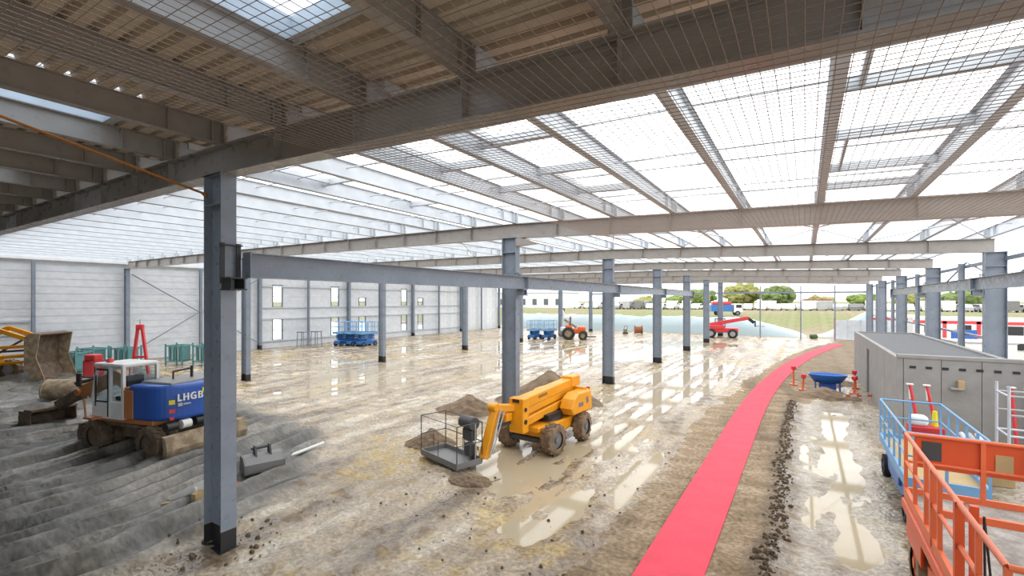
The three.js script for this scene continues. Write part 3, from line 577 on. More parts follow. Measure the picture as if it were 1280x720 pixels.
// ---------------------------------------------------------------- blue wheeled excavator, rear end toward the viewer
{
  const t = thing('wheeled_excavator', 'blue wheeled excavator with white cab, rear counterweight facing the foreground column', 'excavator', [-16.9, 0.03, 6.68], 101.5 * D2R);
  // local: -z forward, -x the cab side (toward the viewer)
  mesh('undercarriage', [rb(1.1, 0.4, 2.6, 0, 0.78, 0, 0.05), bx(2.0, 0.22, 0.3, 0, 0.55, 1.2), bx(2.0, 0.22, 0.3, 0, 0.55, -1.2), rb(0.3, 0.12, 1.6, -1.0, 0.92, 0, 0.03), rb(0.25, 0.35, 0.7, -0.85, 0.7, 0, 0.03)], M.mudDark, t);
  for (const z of [1.2, -1.2]) for (const s of [-1, 1]) for (const d of [0.78, 1.13]) addWheel(t, 0.5, 0.29, s * d, 0.5, z, M.mudDark, M.mudDark, 0, 18);
  mesh('rear_blade', [prism([[1.78, 0.12], [1.95, 0.1], [2.02, 0.4], [1.92, 0.75], [1.8, 0.78], [1.86, 0.42]], 2.5, 'x', 0.01), bx(0.16, 0.2, 0.7, -0.5, 0.5, 1.6), bx(0.16, 0.2, 0.7, 0.5, 0.5, 1.6)], M.mudPale, t);
  for (const g of [cyl(0.12, 0.12, 0.34, -0.1, 0.98, 1.72, 'x', 14), cyl(0.12, 0.12, 0.3, -0.95, 0.98, 1.72, 'x', 14), cyl(0.12, 0.12, 0.34, 0.75, 0.98, 1.72, 'x', 14)]) mesh('marker_sleeve', g, M.black, t);
  for (const g of [cyl(0.125, 0.125, 0.26, -0.55, 0.98, 1.72, 'x', 14), cyl(0.125, 0.125, 0.26, 0.28, 0.98, 1.72, 'x', 14)]) mesh('marker_band', g, M.white, t);
  mesh('front_blade', [prism([[-1.85, 0.15], [-2.0, 0.12], [-2.08, 0.5], [-1.98, 0.8], [-1.86, 0.8], [-1.92, 0.45]], 2.4, 'x', 0.01), bx(0.2, 0.2, 0.6, 0, 0.5, -1.65)], M.mudDark, t);
  mesh('slew_ring', [cyl(0.6, 0.6, 0.14, 0, 1.05, 0, 'y', 28)], M.black, t);
  const up = new THREE.Group(); up.name = 'upper_body'; t.add(up); up.rotation.y = 0.05; up.position.y = -0.1;
  mesh('platform', [rb(2.4, 0.14, 2.6, 0, 1.16, -0.1, 0.03)], M.brownOrange, up);
  const cwPts = []; // rounded tail, seen from above
  const s = new THREE.Shape(); s.moveTo(-1.25, 0.0); s.lineTo(1.25, 0.0); s.lineTo(1.25, 0.7); s.quadraticCurveTo(1.2, 1.25, 0.55, 1.42); s.quadraticCurveTo(0, 1.5, -0.55, 1.42); s.quadraticCurveTo(-1.2, 1.25, -1.25, 0.7); s.lineTo(-1.25, 0);
  const cw = new THREE.ExtrudeGeometry(s, { depth: 0.8, bevelEnabled: true, bevelThickness: 0.1, bevelSize: 0.08, bevelOffset: -0.08, bevelSegments: 3, curveSegments: 8 }).rotateX(Math.PI / 2).translate(0, 2.12, 0.35);
  const cwm = mesh('counterweight', cw, M.blue, up);
  mesh('lettering', [letters('LHGB', 0.2, 0.03).rotateY(-0.16).translate(-0.56, 1.86, 1.765)], M.white, cwm);
  mesh('lettering_accent', [bx(0.11, 0.11, 0.03, -0.16, 1.99, 1.815)], M.yellowBright, cwm);
  mesh('small_lettering', [bx(0.12, 0.09, 0.03, -0.82, 1.66, 1.73, -0.2), bx(0.2, 0.04, 0.03, -0.64, 1.66, 1.76, -0.16)], M.lightGrey, cwm);
  mesh('warning_sign', [bx(0.14, 0.12, 0.015, -1.0, 1.75, 1.66, -0.55)], M.yellowBright, cwm);
  for (const g of [bx(0.14, 0.1, 0.03, -1.0, 1.5, 1.67, -0.55), bx(0.1, 0.08, 0.03, -1.0, 1.3, 1.66, -0.55), bx(0.14, 0.1, 0.03, 1.0, 1.5, 1.67, 0.55)]) mesh('rear_lamp', g, M.redBright, cwm);
  mesh('engine_cover', [rb(2.1, 0.2, 1.2, 0.1, 2.18, 0.95, 0.06), rb(0.7, 0.5, 1.3, 0.85, 1.7, -0.35, 0.05)], M.midGrey, up);
  mesh('side_panel', [rb(0.06, 0.82, 0.42, -1.24, 1.65, 0.3, 0.02), rb(0.5, 0.06, 0.4, -1.0, 2.1, 0.32, 0.02)], M.brownOrange, up);
  mesh('hand_rail', [bar([-0.4, 2.2, 0.9], [-0.4, 2.5, 0.9], 0.025), bar([-0.4, 2.5, 0.9], [0.1, 2.55, 1.0], 0.03), bar([0.1, 2.2, 1.0], [0.1, 2.62, 1.0], 0.04)], M.black, up); mesh('exhaust', bar([1.05, 2.2, 1.1], [1.05, 2.5, 1.1], 0.06, 10), M.black, up);
  // cab
  const cab = new THREE.Group(); cab.name = 'cab'; cab.position.set(-0.78, 1.2, -0.45); cab.scale.set(1, 0.97, 0.84); up.add(cab);
  const side = [[-0.85, 0], [0.72, 0], [0.72, 1.5], [0.6, 1.6], [-0.5, 1.6], [-0.72, 1.45]];
  const w = 0.94;
  mesh('cab_frame', [beam([-w / 2, 0.5, -0.84], [-w / 2, 1.5, -0.62], 0.07, 0.07), beam([w / 2, 0.5, -0.84], [w / 2, 1.5, -0.62], 0.07, 0.07), bx(0.08, 1.55, 0.1, -w / 2, 0.78, 0.67), bx(0.08, 1.55, 0.1, w / 2, 0.78, 0.67), bx(0.07, 1.5, 0.08, -w / 2, 0.8, 0.05), rb(w + 0.08, 0.12, 1.45, 0, 1.58, -0.02, 0.05), bx(w, 0.55, 0.06, 0, 0.28, 0.69), bx(0.05, 0.5, 1.5, -w / 2, 0.25, -0.08), bx(0.05, 0.5, 1.5, w / 2, 0.25, -0.08), bx(w, 0.5, 0.05, 0, 0.25, -0.83)], M.cabWhite, cab);
  for (const g of [bx(w - 0.06, 1.0, 0.01, 0, 1.0, -0.73, 0, -0.21), bx(w - 0.08, 0.92, 0.01, 0, 1.02, 0.68)]) mesh('windscreen', g, M.glass, cab);
  for (const g of [bx(0.01, 0.98, 0.6, -w / 2, 1.02, 0.36), bx(0.01, 0.98, 0.62, -w / 2, 1.02, -0.3), bx(0.01, 0.98, 1.3, w / 2, 1.02, 0)]) mesh('side_window', g, M.glass, cab);
  mesh('door_frame', [bx(0.03, 1.4, 0.05, -w / 2 - 0.02, 0.76, -0.04), bx(0.03, 1.1, 0.05, -w / 2 - 0.02, 0.9, -0.66), bx(0.03, 0.05, 0.66, -w / 2 - 0.02, 1.45, -0.36), bx(0.03, 0.05, 0.66, -w / 2 - 0.02, 0.5, -0.36)], M.black, cab);
  mesh('seat', [rb(0.5, 0.14, 0.5, 0, 0.55, 0.1, 0.04), rb(0.5, 0.7, 0.14, 0, 0.9, 0.38, 0.05)], M.black, cab);
  mesh('hi_vis_jacket', [rb(0.36, 0.28, 0.1, 0.02, 0.72, 0.5, 0.05)], M.yellowBright, cab);
  mesh('mirror', [bar([-w / 2, 1.2, -0.7], [-w / 2 - 0.25, 1.25, -0.95], 0.02), rb(0.06, 0.4, 0.22, -w / 2 - 0.28, 1.15, -0.98, 0.03)], M.black, cab);
  mesh('step', [bx(0.3, 0.06, 0.5, -w / 2 - 0.1, 0.02, -0.6), bar([-w / 2 - 0.2, 0.0, -0.8], [-w / 2 - 0.2, 0.6, -0.9], 0.025)], M.brownOrange, cab);
  mesh('beacon', [cyl(0.07, 0.06, 0.12, -0.3, 1.7, -0.3), bx(0.16, 0.08, 0.12, -0.2, 1.68, -0.5)], M.redBright, cab);
  // boom laid low in front with the bucket on the ground
  const boom = mesh('boom', [beam([0.2, 1.5, -1.0], [0.2, 2.0, -2.6], 0.34, 0.46, 0.04), beam([0.2, 2.0, -2.5], [0.2, 1.35, -4.4], 0.32, 0.4, 0.04), cyl(0.12, 0.12, 0.5, 0.2, 1.5, -1.0, 'x'), cyl(0.12, 0.12, 0.5, 0.2, 1.35, -4.4, 'x')], M.brownOrange, t);
  mesh('hydraulic_cylinder', [bar([0.5, 1.2, -1.2], [0.45, 1.75, -2.9], 0.07, 10), bar([0.2, 1.95, -3.2], [0.2, 1.6, -4.9], 0.06, 10)], M.darkGrey, boom);
  mesh('stick', [beam([0.2, 1.4, -4.3], [0.2, 0.75, -5.9], 0.26, 0.32, 0.03)], M.mudDark, t);
  mesh('bucket', [prism([[-5.7, 0.75], [-6.1, 0.75], [-6.5, 0.5], [-6.45, 0.1], [-6.1, 0.02], [-5.6, 0.1], [-5.58, 0.16], [-6.05, 0.1], [-6.36, 0.16], [-6.4, 0.45], [-6.1, 0.66], [-5.7, 0.68]], 1.3, 'x', 0.01), bx(0.03, 0.6, 0.7, -0.64, 0.38, -6.1), bx(0.03, 0.6, 0.7, 0.64, 0.38, -6.1)], M.mudDark, t);
}
// ---------------------------------------------------------------- yellow wheel loader, mostly out of view on the left
{
  const t = thing('wheel_loader', 'yellow wheel loader reaching into view from the left edge with a big muddy bucket', 'loader', [-39.2, 0.06, 6.1], -(Math.atan2(0.75, 0.66)));
  mesh('body', [rb(1.5, 0.8, 2.2, 0, 1.25, 1.0, 0.08), rb(1.2, 0.6, 1.4, 0, 1.1, -0.6, 0.06), rb(1.3, 0.5, 0.4, 0, 0.9, 2.0, 0.05)], M.yellow, t);
  const cab = mesh('cab', [rb(1.3, 0.1, 1.3, 0, 3.0, 0.2, 0.04), ...[[-0.6, -0.4], [0.6, -0.4], [-0.6, 0.8], [0.6, 0.8]].map(([x, z]) => bx(0.08, 1.4, 0.08, x, 2.3, z))], M.darkGrey, t);
  mesh('cab_glass', [bx(1.15, 1.25, 0.01, 0, 2.3, -0.4), bx(1.15, 1.25, 0.01, 0, 2.3, 0.8), bx(0.01, 1.25, 1.15, -0.6, 2.3, 0.2), bx(0.01, 1.25, 1.15, 0.6, 2.3, 0.2)], M.glass, cab);
  for (const z of [-1.3, 1.3]) for (const s of [-1, 1]) addWheel(t, 0.56, 0.42, s * 0.95, 0.54, z, M.tyreMud, M.lightGrey);
  for (const s of [-1, 1]) mesh('lift_arm', [beam([s * 0.5, 2.0, 0.1], [s * 0.5, 2.95, -1.6], 0.12, 0.26, 0.02), beam([s * 0.5, 2.95, -1.55], [s * 0.5, 2.25, -3.45], 0.12, 0.24, 0.02), beam([s * 0.45, 1.25, -0.8], [s * 0.45, 1.45, -3.4], 0.1, 0.16, 0.02)], M.yellow, t);
  mesh('tilt_link', [beam([0, 1.8, -0.8], [0, 1.95, -3.4], 0.14, 0.18, 0.02), beam([0.15, 0.9, -0.9], [0.15, 1.1, -3.2], 0.1, 0.14, 0.02), rb(0.7, 0.7, 0.12, 0, 1.5, -3.5, 0.03)], M.yellow, t);
  mesh('hydraulic_cylinder', [bar([-0.25, 1.3, -0.9], [-0.25, 2.3, -2.5], 0.06, 10), bar([0, 1.6, -1.2], [0, 1.7, -2.9], 0.06, 10)], M.darkGrey, t);
  const b = mesh('bucket', [prism([[-3.55, 2.5], [-3.9, 2.72], [-4.3, 2.65], [-4.28, 2.58], [-3.92, 2.62], [-3.65, 2.42], [-3.62, 0.95], [-3.95, 0.35], [-4.55, 0.2], [-4.55, 0.12], [-3.9, 0.22], [-3.55, 0.9]], 2.3, 'x', 0.0)], M.mudDark, t);
  for (const s of [-1, 1]) mesh('bucket_cheek', [prism([[-3.55, 2.5], [-3.9, 2.72], [-4.3, 2.65], [-4.1, 1.4], [-4.55, 0.12], [-3.9, 0.22], [-3.55, 0.9]], 0.05, 'x', 0.0).translate(s * 1.15, 0, 0)], M.mudPale, b);
}
// ---------------------------------------------------------------- muddy roller drum behind the excavator
{
  const t = thing('roller_drum', 'mud-covered roller drum lying between the loader bucket and excavator', 'roller', [-27.9, 0.03, 7.4], 0.75);
  mesh('drum', [cyl(0.5, 0.5, 1.7, 0, 0.5, 0, 'x', 32), new THREE.TorusGeometry(0.48, 0.05, 8, 30).rotateY(Math.PI / 2).translate(-0.85, 0.5, 0), new THREE.TorusGeometry(0.48, 0.05, 8, 30).rotateY(Math.PI / 2).translate(0.85, 0.5, 0)], M.mudPale, t);
  mesh('hub', [cyl(0.2, 0.16, 1.86, 0, 0.5, 0, 'x', 14), cyl(0.38, 0.38, 1.76, 0, 0.5, 0, 'x', 20)], M.mudDark, t);
  mesh('yoke', [bx(0.08, 0.14, 1.2, -1.0, 0.55, -0.5), bx(0.08, 0.14, 1.2, 1.0, 0.55, -0.5), bx(2.1, 0.14, 0.1, 0, 0.55, -1.1)], M.mudDark, t);
}
// ---------------------------------------------------------------- loose bucket, pipe and barrier by the foreground column
{
  const t = thing('digging_bucket', 'grey excavator bucket lying on wet sand right of the foreground column', 'bucket', [-11.75, 0.12, 6.8], 1.25); t.scale.setScalar(0.84);
  mesh('shell', [prism([[-0.42, 0.02], [0.2, 0.0], [0.42, 0.18], [0.42, 0.45], [0.15, 0.62], [-0.25, 0.6], [-0.25, 0.56], [0.12, 0.57], [0.37, 0.42], [0.37, 0.2], [0.18, 0.05], [-0.42, 0.06]], 1.05, 'x', 0)], M.midGrey, t);
  for (const s of [-1, 1]) mesh('cheek', [prism([[-0.42, 0.02], [0.2, 0.0], [0.42, 0.18], [0.42, 0.45], [0.15, 0.62], [-0.25, 0.6]], 0.04, 'x', 0).translate(s * 0.53, 0, 0)], M.midGrey, t);
  for (const s of [-1, 1]) mesh('hanger_lug', [prism([[-0.2, 0.6], [0.22, 0.55], [0.05, 0.88], [-0.12, 0.88]], 0.05, 'x', 0).translate(s * 0.2, 0, 0)], M.darkGrey, t);
  mesh('hanger_pin', [cyl(0.04, 0.04, 0.5, -0.04, 0.8, -0.04, 'x', 10)], M.darkGrey, t);
  mesh('cutting_edge', [bx(1.1, 0.035, 0.14, 0, 0.04, -0.46), ...[-0.45, -0.15, 0.15, 0.45].map((x) => bx(0.09, 0.05, 0.16, x, 0.05, -0.58))], M.mudPale, t);
  const p = mesh('plastic_pipe', [bar([-12.2, 0.17, -7.55], [-12.45, 0.2, -9.1], 0.05, 12)], M.white, scene); tag(p, 'thin white pipe lying behind the loose grey bucket', 'pipe');
  const b = thing('site_barrier', 'small broken white board on a tan foot left of the foreground column', 'board', [-11.5, 0.1, 5.0], 0.5);
  mesh('plank', [bx(1.0, 0.2, 0.04, 0, 0.22, 0, 0.2, 0, 0.45), bx(0.04, 0.4, 0.05, 0.2, 0.16, 0.05)], M.white, b);
  mesh('foot', [bx(0.1, 0.3, 0.25, 0.28, 0.12, 0.1), bx(0.5, 0.04, 0.12, -0.2, 0.05, 0.12, 0.4)], M.timber, b);
  const r = thing('timber_offcut', 'rust-brown offcut with orange end on wet sand right of the column foot', 'offcut', [-11.25, 0.1, 5.95], 0.3);
  mesh('block', [rb(0.35, 0.16, 0.2, 0, 0.08, 0, 0.02)], M.rust, r); mesh('end_cap', [rb(0.14, 0.14, 0.22, 0.24, 0.09, 0.02, 0.02)], M.brownOrange, r); mesh('plate', [bx(0.4, 0.02, 0.3, 0.1, 0.02, 0.3)], M.lightGrey, r);
}
// ---------------------------------------------------------------- soil heaps
const soilMat = new THREE.MeshStandardMaterial({ color: lin(0.27, 0.2, 0.14), roughness: 0.92, map: mudTile.map, bumpMap: mudTile.bump, bumpScale: 0.04 });
function heap(X, Z, rx, rz, h, label, pz = 0) {
  const g = new THREE.PlaneGeometry(2.2, 2.2, 46, 46).rotateX(-Math.PI / 2), p = g.attributes.position;
  for (let i = 0; i < p.count; i++) {
    const x = p.getX(i), z = p.getZ(i), n = fbm(x * 2.2 + X, z * 2.2 + Z, 4, 4), q = Math.hypot(x, z) + 0.22 * n;
    let y = h * (Math.pow(clamp(1 - q), 1.15) + 0.09 * n * smooth(1.1, 0.6, q)) + 0.04 * fbm(x * 9, z * 9, 3, 2) * smooth(1.05, 0.8, q);
    p.setXYZ(i, x * rx, y - 0.09 * smooth(0.92, 1.08, q), z * rz);
  }
  g.computeVertexNormals();
  const m = mesh('soil_heap', g, soilMat, scene); m.position.set(X, 0.07, -Z); m.geometry = g; m.rotation.y = pz;
  return tag(m, label, 'soil heap');
}
heap(-9.6, 18.6, 2.4, 1.5, 1.4, 'tall brown soil heap behind the column at the boom lift', 0.3);
heap(-11.5, 15.2, 1.5, 0.9, 0.7, 'low brown soil heap left of the column at the boom lift', 0.2);
heap(-9.9, 11.1, 0.85, 0.55, 0.5, 'small dark soil heap left of the boom lift basket', 0.5);
heap(-7.1, 9.35, 0.6, 0.35, 0.16, 'tiny crumbly soil pile in front of the boom lift basket', 0.2);
heap(0.75, 26.3, 1.5, 0.9, 0.45, 'churned soil heap in front of the blue tub', 0.1);
heap(0.9, 31.2, 1.4, 2.0, 0.3, 'low sandy heap beyond the blue tub', 0.1);
{ // clods along the edge between track and slab, and round the foreground column
  const g = new THREE.IcosahedronGeometry(1, 1), p = g.attributes.position;
  for (let i = 0; i < p.count; i++) { const k = 1 + 0.35 * N(p.getX(i) * 1.7, p.getY(i) * 1.7, p.getZ(i) * 1.7); p.setXYZ(i, p.getX(i) * k, p.getY(i) * k * 0.75, p.getZ(i) * k); }
  g.computeVertexNormals();
  const n = 1500, im = new THREE.InstancedMesh(g, soilMat, n); im.name = 'soil_clods'; const q = new THREE.Object3D();
  for (let i = 0; i < n; i++) {
    let X, Z, s = 0.012 + 0.05 * rnd() ** 3;
    if (i < 1200) { Z = 6.5 + 18 * rnd(); X = -0.5 + 0.3 * fbm(Z * 0.5, 3, 1, 2) * -1 + (rnd() + rnd() + rnd() - 1.5) * 0.2; s *= 0.8; } else if (i < 1260) { const a = rnd() * 6.28, d = 0.3 + 0.7 * rnd(); X = X1 + Math.cos(a) * d; Z = Z0 + Math.sin(a) * d; } else { X = -9 + 5.8 * rnd(); Z = 6 + 9 * rnd(); s *= 0.6; }
    q.position.set(X, groundY(X, Z) + s * 0.3, -Z); q.rotation.set(rnd() * 6, rnd() * 6, 0); q.scale.setScalar(s); q.updateMatrix(); im.setMatrixAt(i, q.matrix);
  }
  im.castShadow = im.receiveShadow = true; im.userData = { kind: 'stuff', label: 'loose earth clods along the edge of the sandy track', category: 'clods' }; scene.add(im);
}
// ---------------------------------------------------------------- scissor lifts
function scissorLift(label, pos, turn, { L, W, deck, rail, body, railMat, deckMat, group, board, wheelR = 0.3, raise = 0.5, fine = 0.024, gate = true }) {
  const t = thing('scissor_lift', label, 'scissor lift', pos, turn, group), hl = L / 2, hw = W / 2, under = deck - 0.12, base = wheelR * 2 + 0.1;
  mesh('chassis', [rb(W * 0.86, 0.34, L * 0.92, 0, wheelR + 0.14, 0, 0.04), rb(W * 0.96, 0.2, L * 0.4, 0, wheelR + 0.3, 0, 0.03)], body, t);
  for (const z of [-1, 1]) for (const x of [-1, 1]) addWheel(t, wheelR, wheelR * 0.6, x * (hw - wheelR * 0.32), wheelR, z * (hl - wheelR * 1.25), railMat === M.coral ? M.mudPale : M.tyre, body, 0, 10);
  const y0 = wheelR + 0.4, n = 3, dy = (under - y0) / n;
  for (let i = 0; i < n; i++) for (const s of [-1, 1]) {
    mesh('scissor_arm', [beam([s * (hw - 0.28), y0 + i * dy + 0.03, -hl * 0.82], [s * (hw - 0.28), y0 + (i + 1) * dy, hl * 0.82], 0.06, 0.1)], body, t);
    mesh('scissor_arm', [beam([s * (hw - 0.36), y0 + (i + 1) * dy, -hl * 0.82], [s * (hw - 0.36), y0 + i * dy + 0.03, hl * 0.82], 0.06, 0.1)], body, t);
  }
  mesh('deck', [bx(W, 0.05, L, 0, deck, 0)], deckMat, t);
  mesh('deck_edge', [bx(0.05, 0.2, L, hw, deck + 0.02, 0), bx(0.05, 0.2, L, -hw, deck + 0.02, 0), bx(W, 0.2, 0.05, 0, deck + 0.02, hl), bx(W, 0.2, 0.05, 0, deck + 0.02, -hl)], railMat, t);
  const top = deck + rail;
  const posts = Math.max(3, Math.round(L / 0.75));
  for (const s of [-1, 1]) for (let i = 0; i <= posts; i++) { const z = -hl + i * L / posts; mesh('rail_post', [beam([s * hw, deck, z], [s * hw, top, z], fine * 1.6, fine * 1.6)], railMat, t); }
  for (const z of [-hl, hl]) mesh('rail_post', [beam([0, deck, z], [0, top, z], fine * 1.9, fine * 1.9)], railMat, t);
  for (const [f, r] of [[1, fine], [0.55, fine * 0.8]]) {
    const y = deck + rail * f;
    for (const s of [-1, 1]) mesh('hand_rail', [bar([s * hw, y, -hl], [s * hw, y, hl], r, 10)], railMat, t);
    for (const s of [-1, 1]) mesh('hand_rail', [bar([-hw, y, s * hl], [hw, y, s * hl], r, 10)], railMat, t);
  }
  return t;
}
{ // the big orange one in the right foreground
  const L = 4.6, W = 1.85, t = scissorLift('orange-red scissor lift with grey deck in the right foreground', [1.42 + W / 2, 0.03, 10.05 - L / 2], 0, { L, W, deck: 1.3, rail: 1.0, body: M.liftOrange2, railMat: M.coral, deckMat: new THREE.MeshStandardMaterial({ color: lin(0.5, 0.51, 0.52), roughness: 0.6, map: mudSpot, bumpMap: bumpFine, bumpScale: 0.003 }), wheelR: 0.42, fine: 0.03 });
  const hl = L / 2, hw = W / 2;
  const p = mesh('end_board', [rb(1.3, 0.5, 0.04, -0.16, 2.02, -hl - 0.03, 0.015)], M.liftOrange2, t);
  mesh('black_placard', [bx(0.24, 0.3, 0.01, -0.6, 2.06, -hl - 0.004)], M.darkGrey, p);
  mesh('beige_placard', [bx(0.2, 0.26, 0.01, 0.24, 2.0, -hl - 0.004)], M.timber, p);
  mesh('control_box', [rb(0.3, 0.34, 0.24, 0.72, 2.05, -hl + 0.02, 0.03)], M.black, t);
  mesh('gate_beam', [beam([-hw, 1.75, -0.35], [hw, 1.75, -0.35], 0.06, 0.09), beam([-hw, 1.3, -0.35], [-hw, 2.3, -0.35], 0.07, 0.07)], M.coral, t);
  mesh('gate_post', [beam([-hw + 0.12, 1.3, 0.85], [-hw + 0.12, 2.3, 0.85], 0.07, 0.07), beam([-hw, 1.3, 0.85], [-hw, 2.32, 0.85], 0.08, 0.08)], M.liftOrange2, t);
  mesh('cable', [bar([-hw + 0.22, 1.32, 0.8], [-hw + 0.2, 2.2, 0.85], 0.012), bar([-hw + 0.3, 1.32, 0.7], [-hw + 0.2, 2.2, 0.85], 0.012)], M.black, t);
  mesh('side_panel', [rb(0.05, 0.46, 1.1, -hw - 0.02, 0.98, -1.4, 0.02), rb(0.12, 0.16, L, -hw, 1.17, 0, 0.03)], M.liftOrange2, t);
}
scissorLift('blue scissor lift parked between the orange lift and the concrete room', [2.3, 0.03, 13.85], 0, { L: 3.7, W: 1.2, deck: 0.9, rail: 1.0, body: M.blueLift, railMat: M.blueLight, deckMat: M.timber, wheelR: 0.27, fine: 0.024 });
[[-39.3, 31.2, 0.03], [-38.15, 31.7, -0.04], [-37.0, 32.0, 0.03]].forEach(([X, Z, r], i) => scissorLift(['leftmost blue scissor lift of the cluster at the white wall', 'second blue scissor lift of the cluster at the white wall', 'rightmost blue scissor lift of the cluster at the white wall'][i], [X, 0.03, Z], r, { L: 2.1, W: 0.95, deck: 1.3, rail: 1.1, body: M.blueLift, railMat: M.blueLight, deckMat: M.midGrey, wheelR: 0.24, group: 'blue lifts at the white wall' }));
[[-26.9, 48.2, 0.05], [-25.4, 48.9, -0.04]].forEach(([X, Z, r], i) => scissorLift(['blue scissor lift half hidden by the column left of the orange tractor', 'blue scissor lift directly left of the orange tractor'][i], [X, 0.03, Z], r, { L: 2.0, W: 1.0, deck: 1.1, rail: 1.1, body: M.blueLift, railMat: M.blueLight, deckMat: M.midGrey, wheelR: 0.26, group: 'far blue lifts' }));

// ---------------------------------------------------------------- machines at the far end
{
  const t = thing('compact_tractor', 'small orange tractor with black wheels by the far blue lifts', 'tractor', [-22.7, 0.03, 50.2], -1.2);
  mesh('body', [rb(0.9, 0.6, 2.0, 0, 1.0, 0, 0.1), rb(1.0, 0.5, 0.9, 0, 1.25, -0.8, 0.1), rb(1.1, 0.35, 0.7, 0, 1.5, 0.7, 0.08)], mat(lin(0.75, 0.13, 0.02), 0.45), t);
  mesh('roll_bar', [bar([-0.4, 1.5, 0.5], [-0.4, 2.5, 0.5], 0.05), bar([0.4, 1.5, 0.5], [0.4, 2.5, 0.5], 0.05), bar([-0.4, 2.5, 0.5], [0.4, 2.5, 0.5], 0.05), rb(0.5, 0.5, 0.15, 0, 1.7, 0.6, 0.05)], M.darkGrey, t);
  for (const [R, z] of [[0.72, 0.7], [0.5, -0.95]]) for (const s of [-1, 1]) addWheel(t, R, 0.35, s * 0.7, R, z, M.tyre, M.mudPale);
  mesh('beacon', [cyl(0.1, 0.1, 0.2, 0, 2.6, 0.5)], M.coral, t);
  mesh('front_forks', [bx(0.1, 0.08, 1.1, -0.3, 0.35, -1.9), bx(0.1, 0.08, 1.1, 0.3, 0.35, -1.9), bx(0.9, 0.5, 0.1, 0, 0.55, -1.4)], M.black, t);
  mesh('loader_boom', [beam([0.3, 1.4, -0.2], [0.3, 2.3, 1.2], 0.16, 0.2), beam([-0.3, 1.4, -0.2], [-0.3, 2.3, 1.2], 0.16, 0.2)], M.mudPale, t);
}
{
  const t = thing('mini_excavator', 'pale mini excavator with raised dark bucket behind the orange tractor', 'excavator', [-25.3, 0.03, 53.5], 0.7);
  mesh('track', [rb(0.35, 0.5, 1.9, -0.6, 0.25, 0, 0.2), rb(0.35, 0.5, 1.9, 0.6, 0.25, 0, 0.2)], M.darkGrey, t);
  mesh('house', [rb(1.4, 0.6, 1.4, 0, 0.95, 0.2, 0.15)], M.cabWhite, t);
  const cab = mesh('cab', [rb(1.0, 0.08, 1.0, 0, 2.4, 0.1, 0.03), ...[[-0.45, -0.35], [0.45, -0.35], [-0.45, 0.55], [0.45, 0.55]].map(([x, z]) => bx(0.07, 1.2, 0.07, x, 1.8, z))], M.cabWhite, t);
  mesh('cab_glass', [bx(0.9, 1.1, 0.01, 0, 1.8, -0.36), bx(0.01, 1.1, 0.9, -0.46, 1.8, 0.1), bx(0.01, 1.1, 0.9, 0.46, 1.8, 0.1)], M.glass, cab);
  mesh('boom', [beam([0.1, 1.1, -0.6], [0.1, 2.6, -1.4], 0.2, 0.24), beam([0.1, 2.6, -1.4], [0.1, 3.3, -2.4], 0.18, 0.2)], M.cabWhite, t);
  mesh('bucket', [prism([[-2.3, 3.5], [-2.9, 3.4], [-3.0, 3.0], [-2.6, 2.75], [-2.3, 3.0]], 0.7, 'x', 0.02)], M.black, t);
}
{
  const t = thing('telehandler', 'red telehandler with raised boom at the far open end', 'telehandler', [-8.6, 0.03, 62.2], -1.45);
  mesh('body', [rb(1.7, 0.55, 3.6, 0, 0.95, 0, 0.1), rb(0.7, 0.5, 1.8, 0.6, 1.3, 0.6, 0.1)], M.redBright, t);
  const cab = mesh('cab', [rb(0.85, 0.08, 1.2, -0.45, 2.3, 0.2, 0.03), ...[[-0.85, -0.35], [-0.05, -0.35], [-0.85, 0.75], [-0.05, 0.75]].map(([x, z]) => bx(0.07, 1.1, 0.07, x, 1.75, z))], M.darkGrey, t);
  mesh('cab_glass', [bx(0.8, 1.05, 0.01, -0.45, 1.75, -0.35), bx(0.01, 1.05, 1.1, -0.86, 1.75, 0.2)], M.glass, cab);
  for (const z of [-1.2, 1.2]) for (const s of [-1, 1]) addWheel(t, 0.55, 0.4, s * 0.85, 0.55, z, M.tyre, M.lightGrey);
  mesh('boom', [beam([0.25, 1.5, 1.7], [0.25, 2.45, -2.9], 0.34, 0.42, 0.04)], M.redBright, t);
  mesh('boom_head', [beam([0.25, 2.45, -2.8], [0.25, 1.9, -3.5], 0.3, 0.36, 0.04), bx(1.0, 0.7, 0.12, 0.25, 1.8, -3.6)], M.black, t);
  mesh('fork', [bx(0.1, 0.08, 1.0, -0.05, 1.5, -4.1), bx(0.1, 0.08, 1.0, 0.55, 1.5, -4.1)], M.lightGrey, t);
  mesh('rear_panel', [rb(1.6, 0.9, 0.2, 0, 1.2, 1.85, 0.05)], M.red, t);
}
{
  const t = thing('cable_drum', 'small rust-brown cable drum at the foot of the pale bank', 'drum', [-18.9, 0.05, 62.3], 0.4);
  mesh('core', [cyl(0.45, 0.45, 0.9, 0, 0.6, 0, 'x', 18)], M.rust, t);
  mesh('flange', [cyl(0.62, 0.62, 0.08, -0.48, 0.6, 0, 'x', 20), cyl(0.62, 0.62, 0.08, 0.48, 0.6, 0, 'x', 20)], M.rust, t);
  const p = thing('plate_compactor', 'small pale machine left of the rust-brown cable drum', 'compactor', [-20.6, 0.05, 62.0], 0.4);
  mesh('base', [rb(0.7, 0.2, 1.0, 0, 0.12, 0, 0.04)], M.darkGrey, p); mesh('engine', [rb(0.5, 0.45, 0.6, 0, 0.45, 0, 0.08)], M.mudPale, p); mesh('handle', [bar([-0.2, 0.5, 0.3], [-0.2, 1.1, 1.0], 0.03), bar([0.2, 0.5, 0.3], [0.2, 1.1, 1.0], 0.03), bar([-0.2, 1.1, 1.0], [0.2, 1.1, 1.0], 0.03)], M.black, p);
}
